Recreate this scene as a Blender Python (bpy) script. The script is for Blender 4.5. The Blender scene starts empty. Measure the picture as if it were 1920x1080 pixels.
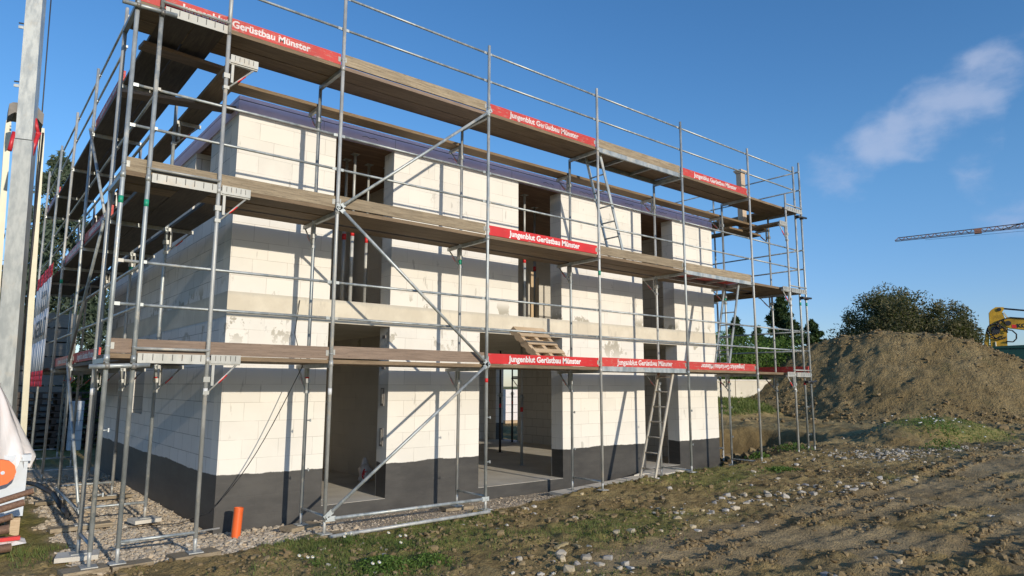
import bpy, bmesh, math, random
import numpy as np
from mathutils import Vector, Matrix
random.seed(7); rng = np.random.default_rng(7)
sc = bpy.context.scene
COL = sc.collection
R = math.radians

# ------------------------------------------------------------------ camera
cam_d = bpy.data.cameras.new('camera'); cam = bpy.data.objects.new('camera', cam_d); COL.objects.link(cam)
CP = Vector((-3.749, -8.227, 1.670))
cr = Vector((0.77317723, -0.63418096, 0.00338783)); cu = Vector((-0.09306472, -0.10817475, 0.98976623)); cf = Vector((0.62732442, 0.76558, 0.14265812))
cam.matrix_world = Matrix(((cr.x, cu.x, -cf.x, CP.x), (cr.y, cu.y, -cf.y, CP.y), (cr.z, cu.z, -cf.z, CP.z), (0, 0, 0, 1)))
cam_d.sensor_width = 36; cam_d.lens = 1272.73 / 1920 * 36; cam_d.clip_end = 3000; cam_d.clip_start = .05
sc.camera = cam
# ------------------------------------------------------------------ sky, sun, exposure
SUN = Vector((-0.035, -1.0, 0.275)).normalized()          # towards the sun
elev = math.asin(SUN.z); azim = math.atan2(SUN.x, SUN.y)
w = bpy.data.worlds.new("World"); sc.world = w; w.use_nodes = True
wn = w.node_tree; wn.nodes.clear()
wo = wn.nodes.new('ShaderNodeOutputWorld'); bg = wn.nodes.new('ShaderNodeBackground'); bg.inputs[1].default_value = 0.15
sky = wn.nodes.new('ShaderNodeTexSky'); sky.sky_type = 'NISHITA'; sky.sun_disc = False
sky.sun_elevation = elev; sky.sun_rotation = azim; sky.altitude = 50; sky.air_density = 1.0; sky.dust_density = .25; sky.ozone_density = 3.0
hs = wn.nodes.new('ShaderNodeHueSaturation'); hs.inputs['Saturation'].default_value = 1.2; hs.inputs['Hue'].default_value = .504; hs.inputs['Value'].default_value = .88
wn.links.new(sky.outputs[0], hs.inputs['Color'])
tcw = wn.nodes.new('ShaderNodeTexCoord')
nzw = wn.nodes.new('ShaderNodeTexNoise'); nzw.inputs['Scale'].default_value = 10; nzw.inputs['Detail'].default_value = 7; nzw.inputs['Roughness'].default_value = .55
mpw = wn.nodes.new('ShaderNodeMapping'); mpw.inputs['Scale'].default_value = (1, 1, 1.7)
wn.links.new(tcw.outputs['Generated'], mpw.inputs[0]); wn.links.new(mpw.outputs[0], nzw.inputs['Vector'])
acc = None
for (px, py, rad, st) in ((1805, 205, .052, .50), (1775, 262, .045, .22), (1690, 228, .042, .40), (1570, 330, .048, .38), (1872, 374, .048, .40), (1915, 92, .035, .36)):
    d = (cf + (px - 960) / 1272.73 * cr + (540 - py) / 1272.73 * cu).normalized()
    dp = wn.nodes.new('ShaderNodeVectorMath'); dp.operation = 'DOT_PRODUCT'; dp.inputs[1].default_value = d
    wn.links.new(tcw.outputs['Generated'], dp.inputs[0])
    mr = wn.nodes.new('ShaderNodeMapRange'); mr.interpolation_type = 'SMOOTHSTEP'
    mr.inputs[1].default_value = math.cos(rad * 1.7); mr.inputs[2].default_value = math.cos(rad * .15); mr.inputs[4].default_value = st
    wn.links.new(dp.outputs['Value'], mr.inputs[0])
    if acc is None: acc = mr.outputs[0]
    else:
        ad = wn.nodes.new('ShaderNodeMath'); ad.operation = 'ADD'; wn.links.new(acc, ad.inputs[0]); wn.links.new(mr.outputs[0], ad.inputs[1]); acc = ad.outputs[0]
mrn = wn.nodes.new('ShaderNodeMapRange'); mrn.interpolation_type = 'SMOOTHSTEP'
mrn.inputs[1].default_value = .84; mrn.inputs[2].default_value = 1.22
adn = wn.nodes.new('ShaderNodeMath'); adn.operation = 'ADD'; clp = wn.nodes.new('ShaderNodeMath'); clp.operation = 'MINIMUM'; clp.inputs[1].default_value = .5; wn.links.new(acc, clp.inputs[0]); wn.links.new(nzw.outputs[0], adn.inputs[0]); wn.links.new(clp.outputs[0], adn.inputs[1]); wn.links.new(adn.outputs[0], mrn.inputs[0])
gate = wn.nodes.new('ShaderNodeMapRange'); gate.interpolation_type = 'SMOOTHSTEP'; gate.inputs[1].default_value = 0; gate.inputs[2].default_value = .3; wn.links.new(acc, gate.inputs[0])
mul = wn.nodes.new('ShaderNodeMath'); mul.operation = 'MULTIPLY'; mul.use_clamp = True
wn.links.new(gate.outputs[0], mul.inputs[0]); wn.links.new(mrn.outputs[0], mul.inputs[1])
mixw = wn.nodes.new('ShaderNodeMixRGB'); mixw.inputs[2].default_value = (2.75, 3.05, 3.9, 1)
mu2 = wn.nodes.new('ShaderNodeMath'); mu2.operation = 'MULTIPLY'; mu2.inputs[1].default_value = .52; wn.links.new(mul.outputs[0], mu2.inputs[0])
wn.links.new(mu2.outputs[0], mixw.inputs[0]); wn.links.new(hs.outputs[0], mixw.inputs[1])
spw = wn.nodes.new('ShaderNodeSeparateXYZ'); wn.links.new(tcw.outputs['Generated'], spw.inputs[0])
hz_ = wn.nodes.new('ShaderNodeMapRange'); hz_.interpolation_type = 'SMOOTHSTEP'; hz_.inputs[1].default_value = .0; hz_.inputs[2].default_value = .32; wn.links.new(spw.outputs[2], hz_.inputs[0])
tint = wn.nodes.new('ShaderNodeMixRGB'); tint.inputs[1].default_value = (.66, .68, .90, 1); tint.inputs[2].default_value = (1, 1, 1, 1); wn.links.new(hz_.outputs[0], tint.inputs[0])
mt_ = wn.nodes.new('ShaderNodeMixRGB'); mt_.blend_type = 'MULTIPLY'; mt_.inputs[0].default_value = 1; wn.links.new(mixw.outputs[0], mt_.inputs[1]); wn.links.new(tint.outputs[0], mt_.inputs[2])
wn.links.new(mt_.outputs[0], bg.inputs[0]); wn.links.new(bg.outputs[0], wo.inputs[0])
sd = bpy.data.lights.new('sun', 'SUN'); sd.energy = 2.75; sd.angle = R(.53); sd.color = (1, .895, .735)
so = bpy.data.objects.new('sun', sd); COL.objects.link(so); so.location = (0, -30, 20)
so.rotation_mode = 'QUATERNION'; so.rotation_quaternion = SUN.to_track_quat('Z', 'Y')
sc.view_settings.view_transform = 'Standard'; sc.view_settings.look = 'None'; sc.view_settings.gamma = 1; sc.view_settings.exposure = .45

# ------------------------------------------------------------------ node helpers
class NT:
    def __init__(s, name):
        s.m = bpy.data.materials.new(name); s.m.use_nodes = True; s.t = s.m.node_tree; s.t.nodes.clear()
        s.out = s.n('ShaderNodeOutputMaterial'); s.b = s.n('ShaderNodeBsdfPrincipled'); s.l(s.b.outputs[0], s.out.inputs[0])
        s.pos = s.n('ShaderNodeNewGeometry').outputs['Position']
    def n(s, t): return s.t.nodes.new(t)
    def l(s, a, b): s.t.links.new(a, b)
    def set(s, sock, v):
        if hasattr(v, 'is_output') or isinstance(v, bpy.types.NodeSocket): s.l(v, sock)
        else: sock.default_value = v
    def noise(s, scale=5, detail=4, rough=.55, vec=None, sx=(1, 1, 1), off=(0, 0, 0)):
        q = s.n('ShaderNodeTexNoise'); q.inputs['Scale'].default_value = scale; q.inputs['Detail'].default_value = detail; q.inputs['Roughness'].default_value = rough
        mp = s.n('ShaderNodeMapping'); mp.inputs['Scale'].default_value = sx; mp.inputs['Location'].default_value = off
        s.l(vec or s.pos, mp.inputs[0]); s.l(mp.outputs[0], q.inputs['Vector']); return q.outputs[0]
    def ramp(s, fac, lo, hi, a=0., b=1.):
        q = s.n('ShaderNodeMapRange'); q.interpolation_type = 'SMOOTHSTEP'; s.set(q.inputs[0], fac)
        for i, v in ((1, lo), (2, hi), (3, a), (4, b)): q.inputs[i].default_value = v
        return q.outputs[0]
    def mix(s, f, a, b, mode='MIX'):
        q = s.n('ShaderNodeMixRGB'); q.blend_type = mode; s.set(q.inputs[0], f)
        for i, v in ((1, a), (2, b)):
            if isinstance(v, tuple) and len(v) == 3: v = v + (1,)
            s.set(q.inputs[i], v)
        return q.outputs[0]
    def math(s, op, a, b=0., clamp=False):
        q = s.n('ShaderNodeMath'); q.operation = op; q.use_clamp = clamp; s.set(q.inputs[0], a); s.set(q.inputs[1], b); return q.outputs[0]
    def sep(s, v=None):
        q = s.n('ShaderNodeSeparateXYZ'); s.l(v or s.pos, q.inputs[0]); return q.outputs
    def comb(s, x, y, z):
        q = s.n('ShaderNodeCombineXYZ')
        for i, v in enumerate((x, y, z)): s.set(q.inputs[i], v)
        return q.outputs[0]
    def bump(s, h, strength=.3, dist=.01):
        q = s.n('ShaderNodeBump'); q.inputs['Strength'].default_value = strength; q.inputs['Distance'].default_value = dist; s.l(h, q.inputs['Height']); s.l(q.outputs[0], s.b.inputs['Normal'])
    def fin(s, col=None, rough=.6, metal=0., spec=None):
        if col is not None: s.set(s.b.inputs['Base Color'], col + (1,) if isinstance(col, tuple) and len(col) == 3 else col)
        s.set(s.b.inputs['Roughness'], rough); s.set(s.b.inputs['Metallic'], metal)
        if spec is not None: s.b.inputs['Specular IOR Level'].default_value = spec
        return s.m
def rnd(k):
    q = k.n('ShaderNodeObjectInfo'); return q.outputs['Random']
def isl(k):
    q = k.n('ShaderNodeNewGeometry'); return q.outputs['Random Per Island']

def m_steel(name, a, b, dirt=.5, metal=.55):
    k = NT(name); n1 = k.noise(9, 5, .65, sx=(1, 1, .35)); n2 = k.noise(45, 3); n3 = k.noise(3.3, 6, .7, off=(4, 2, 1))
    c = k.mix(k.ramp(n1, .35, .65), a, b); c = k.mix(k.math('MULTIPLY', rnd(k), .35), c, tuple(v * .6 for v in a))
    c = k.mix(k.math('MULTIPLY', k.ramp(n3, .56, .64), dirt), c, (.46, .42, .35))
    k.bump(n2, .15, .002)
    return k.fin(c, k.ramp(n1, .3, .7, .38, .58), k.math('SUBTRACT', metal, k.math('MULTIPLY', k.ramp(n3, .56, .64), metal * .8)))
def m_wood(name, a, b, axis=0, knots=.5, worn=0., gloss=.75):
    k = NT(name); sx = [9, 9, 9]; sx[axis] = .55
    g = k.noise(5, 6, .65, sx=tuple(sx)); sx[axis] = 1.2; g2 = k.noise(14, 4, .6, sx=tuple(sx)); n = k.noise(2.2, 4)
    c = k.mix(k.ramp(g, .3, .7), a, b); c = k.mix(k.math('MULTIPLY', k.ramp(g2, .55, .75), knots), c, tuple(v * .35 for v in a))
    c = k.mix(k.math('MULTIPLY', k.ramp(n, .45, .7), .45), c, tuple(v * .6 for v in b)); c = k.mix(k.math('MULTIPLY', rnd(k), .4), c, tuple(v * .62 for v in a))
    if worn: c = k.mix(k.math('MULTIPLY', k.ramp(k.noise(7, 6, .7, off=(3, 3, 3)), .5, .6), worn), c, (.42, .38, .30))
    k.bump(g2, .5, .004); return k.fin(c, gloss)
def m_paint(name, col, wear=.0, under=(.30, .24, .18), axis=0, rough=.45):
    k = NT(name); sx = [6, 6, 6]; sx[axis] = 1.2
    n = k.noise(6, 7, .72, sx=tuple(sx)); n2 = k.noise(1.7, 3); c = k.mix(k.ramp(n2, .3, .7), col, tuple(v * .78 for v in col))
    if wear: c = k.mix(k.math('MULTIPLY', k.ramp(n, .66 - .2 * wear, .74 - .14 * wear), .9), c, under)
    k.bump(n, .15, .002); return k.fin(c, rough)
def m_simple(name, col, rough=.6, metal=0., var=.25, scale=6, bump=.1):
    k = NT(name); n = k.noise(scale, 5, .6); c = k.mix(k.ramp(n, .3, .7), col, tuple(v * (1 - var) for v in col)); k.bump(n, bump, .005); return k.fin(c, rough, metal)

M = {}
M['steel'] = m_steel('galvanised steel', (.33, .36, .36), (.52, .55, .545), .6, .45)
M['steel2'] = m_steel('plaster splashed galvanised steel', (.39, .40, .385), (.58, .585, .56), .9, .25)
M['coupler'] = m_steel('forged coupler steel', (.17, .16, .145), (.27, .26, .235), .6, .3)
M['alu'] = m_steel('pale aluminium channel', (.33, .335, .31), (.45, .45, .42), .8, .2)
M['dark_steel'] = m_simple('dark oiled steel', (.05, .05, .052), .5, .4)
for ax in (0, 1):
    M['grey_wood', ax] = m_wood('weathered grey board', (.21, .16, .10), (.41, .33, .22), ax, .85)
    M['deck_wood', ax] = m_wood('brown deck plank', (.15, .10, .055), (.29, .205, .12), ax, .6)
    M['red_wood', ax] = m_wood('reddish brown board', (.205, .145, .105), (.33, .24, .175), ax, .6)
    M['dark_wood', ax] = m_wood('damp dark plank', (.085, .068, .052), (.165, .13, .098), ax, .7)
    M['red', ax] = m_paint('red painted board', (.64, .024, .022), .36, axis=ax)
    M['red_worn', ax] = m_paint('worn red painted board', (.55, .045, .035), .62, (.40, .26, .2), ax, .6)
M['new_wood', 0] = M['new_wood', 1] = m_wood('fresh spruce timber', (.56, .40, .23), (.68, .52, .33), 2, .25)
M['pallet_wood'] = m_wood('sun bleached pallet wood', (.46, .33, .20), (.60, .46, .31), 0, .4)
M['ladder_wood'] = m_wood('weathered pale ladder wood', (.42, .38, .31), (.58, .53, .44), 2, .3)
M['log'] = m_wood('brown log bark', (.13, .07, .045), (.24, .14, .09), 1, .5)
M['log_end'] = m_simple('pale cut log end', (.58, .45, .30), .8, 0, .35, 30)
M['white_paint'] = m_paint('white lettering paint', (.82, .80, .78), .0, rough=.5)
M['white_worn'] = m_paint('flaking white lettering', (.74, .68, .66), .72, (.52, .06, .05))
M['sticker_red'] = m_simple('red sticker', (.75, .03, .03), .5)
M['sticker_green'] = m_simple('green tape', (.02, .33, .20), .5)
M['sticker_white'] = m_simple('white sticker', (.8, .8, .78), .5)
M['orange_pipe'] = m_simple('orange plastic pipe', (.80, .14, .03), .35, 0, .15, 4)
M['orange'] = m_simple('bright orange plastic', (.85, .16, .02), .45, 0, .1)
M['black'] = m_simple('black rubber', (.015, .015, .016), .6)
M['purple'] = None
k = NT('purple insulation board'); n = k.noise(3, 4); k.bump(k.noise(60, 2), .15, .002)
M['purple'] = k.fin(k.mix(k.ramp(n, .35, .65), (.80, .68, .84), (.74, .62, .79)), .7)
k = NT('white film'); n = k.noise(3.5, 4, .5, sx=(1, 1, .4)); k.bump(n, .6, .05); k.b.inputs['Coat Weight'].default_value = .3
M['film'] = k.fin(k.mix(k.ramp(n, .4, .7), (.72, .70, .70), (.78, .70, .68)), .35)
M['cream'] = m_simple('cream painted steel', (.66, .62, .46), .45, 0, .12, 3)
M['red_steel'] = m_simple('red painted steel', (.62, .03, .04), .4)
M['mast'] = m_steel('weathered galvanised mast', (.36, .38, .37), (.52, .54, .52), .35, .25)
M['grey_cloth'] = m_simple('grey tarpaulin', (.26, .24, .22), .8)
M['yellow'] = m_simple('yellow machine paint', (.66, .38, .02), .5, 0, .5, 2.2)
M['green_box'] = m_simple('dark green painted steel', (.008, .06, .048), .45, 0, .25, 2)
M['crane_red'] = m_simple('red oxide lattice steel', (.34, .17, .12), .6)
M['crane_grey'] = m_simple('pale grey lattice steel', (.42, .40, .40), .6)
M['crate'] = m_wood('grey stacked timber', (.16, .15, .13), (.25, .235, .20), 0, .4)
M['straw_box'] = m_wood('straw coloured timber', (.34, .27, .14), (.46, .38, .22), 0, .4)
M['panel_dark'] = m_wood('dark stacked panels', (.045, .035, .03), (.085, .065, .05), 0, .4)
M['white_block'] = m_simple('white block pack', (.62, .68, .74), .7, 0, .1)
M['banner_white'] = m_simple('white banner cloth', (.66, .67, .70), .7, 0, .08, 2)
M['banner_red'] = m_simple('red banner cloth', (.60, .03, .05), .7, 0, .1)
M['post_wood'] = m_wood('pale timber box post', (.56, .42, .29), (.64, .50, .36), 2, .2)
M['flower_white'] = m_simple('white petals', (.85, .85, .82), .8, 0, .05); M['flower_yellow'] = m_simple('yellow flower centre', (.75, .5, .02), .8)

# concrete
k = NT('concrete floor'); n = k.noise(1.5, 6, .6); n2 = k.noise(18, 4); k.bump(n2, .2, .003)
M['concrete'] = k.fin(k.mix(k.ramp(n, .35, .7), (.64, .60, .52), (.52, .48, .41)), .8)
k = NT('concrete ring beam'); n = k.noise(1.3, 6, .65); n2 = k.noise(6, 5, .7, sx=(1, 1, .3)); k.bump(k.noise(25, 4), .25, .004)
x, y, z = k.sep()
c = k.mix(k.ramp(n, .38, .66), (.58, .525, .42), (.68, .625, .51)); c = k.mix(k.math('MULTIPLY', k.ramp(n2, .56, .72), .5), c, (.38, .35, .29))
edge = k.ramp(k.math('ADD', z, k.math('MULTIPLY', k.noise(4, 5, .7), .10)), 2.93, 3.0)
c = k.mix(k.math('MULTIPLY', edge, .6), c, (.44, .42, .37)); M['beam'] = k.fin(c, .85)
k = NT('formwork ceiling'); n = k.noise(2, 5, sx=(1, 6, 1)); M['formwork'] = k.fin(k.mix(k.ramp(n, .4, .65), (.17, .09, .05), (.27, .16, .09)), .7)
# masonry with bitumen base coat
def m_masonry(name, base, coat, darkjoint=False):
    k = NT(name); x, y, z = k.sep()
    v = k.comb(k.math('ADD', x, y), k.math('ADD', z, .315), 0.)
    wob = k.n('ShaderNodeVectorMath'); wob.operation = 'SCALE'
    nn = k.n('ShaderNodeTexNoise'); nn.inputs['Scale'].default_value = 12; k.l(k.pos, nn.inputs['Vector']); k.l(nn.outputs[1], wob.inputs[0]); wob.inputs['Scale'].default_value = .008
    av = k.n('ShaderNodeVectorMath'); k.l(v, av.inputs[0]); k.l(wob.outputs[0], av.inputs[1])
    br = k.n('ShaderNodeTexBrick'); br.inputs['Scale'].default_value = 1; br.offset = .42; br.squash = 1
    k.l(av.outputs[0], br.inputs['Vector']); br.inputs['Brick Width'].default_value = .5; br.inputs['Row Height'].default_value = .25
    br.inputs['Mortar Size'].default_value = .0035 if not darkjoint else .005; br.inputs['Mortar Smooth'].default_value = .4
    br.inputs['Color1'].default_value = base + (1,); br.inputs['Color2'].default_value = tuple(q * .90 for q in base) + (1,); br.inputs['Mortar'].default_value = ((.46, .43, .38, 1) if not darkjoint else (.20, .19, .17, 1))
    jm = k.ramp(k.noise(1.7, 4, .6), .35, .6)                    # joints fade in and out
    c = k.mix(k.math('MULTIPLY', k.math('SUBTRACT', 1., jm), .75 if not darkjoint else .3), br.outputs[0], base)
    c = k.mix(k.math('MULTIPLY', k.ramp(k.noise(.9, 5, .6, off=(2, 1, 5)), .45, .75), .35), c, tuple(q * .86 for q in base))
    # thin-bed adhesive smears
    sm = k.math('MULTIPLY', k.ramp(k.noise(3.2, 7, .72, sx=(1, 1, .6), off=(9, 3, 2)), .60, .66), k.ramp(k.noise(.8, 2, off=(5, 5, 1)), .45, .6))
    c = k.mix(k.math('MULTIPLY', sm, .55), c, (.42, .40, .36))
    dr = k.math('MULTIPLY', k.ramp(k.noise(6, 4, .6, sx=(1, 1, .25), off=(1, 8, 2)), .66, .70), .55)
    c = k.mix(dr, c, (.36, .34, .30))
    # concrete runs near the ring beam
    nb = k.noise(2.2, 6, .65, sx=(1.1, 1.1, .8), off=(7, 1, 0))
    band = k.math('MULTIPLY', k.ramp(z, 2.05, 2.55), k.ramp(z, 2.97, 3.22, 1, 0))
    sp = k.math('MULTIPLY', k.ramp(nb, .57, .60), band); c = k.mix(k.math('MULTIPLY', sp, .9), c, (.36, .33, .26))
    if coat:
        e = k.math('ADD', z, k.math('MULTIPLY', k.math('SUBTRACT', k.noise(1.1, 8, .66, sx=(1, 1, .35)), .5), .13))
        f = k.ramp(e, .468, .480, 1, 0)
        ins = k.math('MULTIPLY', k.math('MULTIPLY', k.math('GREATER_THAN', x, -.598), k.math('LESS_THAN', x, 10.205)), k.math('MULTIPLY', k.math('GREATER_THAN', y, 1.704), k.math('LESS_THAN', y, 9.985)))
        f = k.math('MULTIPLY', f, k.math('SUBTRACT', 1., ins))
        bc = k.mix(k.ramp(k.noise(1.3, 7, .68, sx=(1, 1, 2.2)), .30, .72), (.038, .036, .034), (.068, .064, .058)); bc = k.mix(k.math('MULTIPLY', br.outputs['Fac'], .35), bc, (.04, .038, .035))
        bc = k.mix(k.math('MULTIPLY', k.ramp(k.noise(9, 4, .6, sx=(.4, .4, 2.2)), .5, .8), .5), bc, (.085, .08, .072))
        c = k.mix(f, c, bc)
        k.set(k.b.inputs['Roughness'], k.math('SUBTRACT', .9, k.math('MULTIPLY', f, .38)))
    else: k.b.inputs['Roughness'].default_value = .9
    h = k.math('ADD', k.math('MULTIPLY', br.outputs['Fac'], -.6), k.math('MULTIPLY', k.noise(30, 4), .3)); k.bump(h, .3, .006)
    k.set(k.b.inputs['Base Color'], c); return k.m
M['masonry'] = m_masonry('white block masonry', (.76, .73, .665), True)
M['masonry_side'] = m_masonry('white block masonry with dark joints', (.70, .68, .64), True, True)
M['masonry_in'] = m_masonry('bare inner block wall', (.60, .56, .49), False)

# foliage
def m_leaf(name, a, b, tr=.25):
    k = NT(name); r = isl(k); n = k.noise(.7, 3)
    c = k.mix(r, a, b); c = k.mix(k.math('MULTIPLY', k.ramp(n, .4, .65), .4), c, tuple(v * .6 for v in a)); k.fin(c, .65, 0, .3)
    t = k.n('ShaderNodeBsdfTranslucent'); k.set(t.inputs[0], k.mix(.5, c, (.3, .4, .05)))
    mx = k.n('ShaderNodeMixShader'); mx.inputs[0].default_value = tr; k.l(k.b.outputs[0], mx.inputs[1]); k.l(t.outputs[0], mx.inputs[2]); k.l(mx.outputs[0], k.out.inputs[0]); return k.m
M['cedar'] = m_leaf('blue green conifer needles', (.045, .075, .045), (.13, .16, .11), .1)
M['hedge'] = m_leaf('green hedge leaves', (.05, .11, .02), (.17, .26, .05))
M['conifer'] = m_leaf('dark green conifer', (.02, .045, .018), (.06, .10, .03), .1)
M['bush'] = m_leaf('olive autumn leaves', (.055, .06, .026), (.155, .135, .065), .2)
M['grass'] = m_leaf('grass blades', (.09, .14, .03), (.24, .26, .09), .3)
M['weed'] = m_leaf('fresh green weed leaves', (.06, .12, .02), (.14, .22, .05), .25)
M['bamboo'] = m_simple('yellow green stems', (.28, .33, .05), .6)
M['bark'] = m_simple('grey brown bark', (.10, .08, .06), .9, 0, .4, 12, .5)
# stones
k = NT('gravel stones'); r = isl(k); cr_ = k.n('ShaderNodeValToRGB'); k.l(r, cr_.inputs[0]); e = cr_.color_ramp
e.elements[0].color = (.30, .25, .19, 1); e.elements[1].color = (.62, .56, .47, 1)
for p, c in ((.3, (.52, .44, .33, 1)), (.55, (.46, .40, .32, 1)), (.8, (.55, .42, .27, 1))): q = e.elements.new(p); q.color = c
M['gravel'] = k.fin(k.mix(k.math('MULTIPLY', k.noise(40, 3), .4), cr_.outputs[0], (.3, .26, .2)), .9)
k = NT('rubble stones'); r = isl(k); cr_ = k.n('ShaderNodeValToRGB'); k.l(r, cr_.inputs[0]); e = cr_.color_ramp
e.elements[0].color = (.32, .31, .285, 1); e.elements[1].color = (.62, .59, .53, 1)
for p, c in ((.35, (.30, .28, .26, 1)), (.6, (.58, .47, .27, 1)), (.8, (.5, .46, .4, 1))): q = e.elements.new(p); q.color = c
M['rubble'] = k.fin(k.mix(k.math('MULTIPLY', k.noise(30, 3), .4), cr_.outputs[0], (.32, .29, .25)), .85)
k = NT('pale rubble'); r = isl(k)
M['pale_rubble'] = k.fin(k.mix(r, (.26, .225, .17), (.46, .43, .37)), .85)
k = NT('single stone'); r = rnd(k); cr_ = k.n('ShaderNodeValToRGB'); k.l(r, cr_.inputs[0]); e = cr_.color_ramp
e.elements[0].color = (.33, .32, .30, 1); e.elements[1].color = (.58, .55, .50, 1)
for p, c in ((.4, (.55, .44, .25, 1)), (.7, (.46, .43, .38, 1))): q = e.elements.new(p); q.color = c
M['stone'] = k.fin(k.mix(k.math('MULTIPLY', k.noise(20, 4), .5), cr_.outputs[0], (.34, .30, .25)), .85)
# ground
k = NT('muddy ground')
def att(nm): q = k.n('ShaderNodeAttribute'); q.attribute_name = nm; return q.outputs['Fac']
n1 = k.noise(.8, 6, .6); n2 = k.noise(7, 6, .65); n3 = k.noise(40, 4, .6)
c = k.mix(k.ramp(n1, .35, .65), (.275, .195, .08), (.395, .293, .13)); c = k.mix(k.math('MULTIPLY', k.ramp(n2, .45, .7), .5), c, (.155, .11, .05))
c = k.mix(k.math('MULTIPLY', k.ramp(n3, .58, .72), .35), c, (.43, .35, .20))
gf = k.math('MULTIPLY', att('grass'), k.ramp(k.math('ADD', k.noise(2.3, 6, .7, off=(3, 1, 0)), k.math('MULTIPLY', att('grass'), .22)), .47, .66), True)
c = k.mix(k.math('MULTIPLY', gf, .85), c, k.mix(k.ramp(n2, .35, .65), (.17, .165, .045), (.27, .24, .08)))
c = k.mix(k.math('MULTIPLY', att('sand'), k.ramp(n2, .2, .55, .6, 1)), c, k.mix(k.ramp(n1, .35, .65), (.27, .196, .10), (.37, .28, .155)))
c = k.mix(att('gravel'), c, k.mix(k.ramp(k.noise(22, 5, .7), .38, .62), (.56, .47, .36), (.36, .29, .21)))
c = k.mix(k.math('MULTIPLY', att('dark'), .8), c, (.12, .085, .042))
k.bump(k.math('ADD', k.math('MULTIPLY', n2, .8), k.math('MULTIPLY', n3, .45)), 1., .07)
M['ground'] = k.fin(c, .92, 0, .2)
k = NT('heaped soil'); n1 = k.noise(.5, 6, .6); n2 = k.noise(2.5, 7, .7); n3 = k.noise(10, 5, .7)
c = k.mix(k.ramp(n1, .35, .65), (.31, .226, .105), (.42, .318, .16)); c = k.mix(k.math('MULTIPLY', k.ramp(n2, .45, .65), .6), c, (.19, .14, .07))
c = k.mix(k.math('MULTIPLY', k.ramp(n3, .55, .7), .4), c, (.38, .31, .21)); c = k.mix(k.math('MULTIPLY', k.ramp(k.noise(.9, 5, .7, off=(3, 3, 3)), .55, .68), .4), c, (.17, .165, .07))
k.bump(k.math('ADD', k.math('MULTIPLY', n2, 1.), k.math('MULTIPLY', n3, .4)), 1., .35); M['heap'] = k.fin(c, .95, 0, .15)

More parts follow.
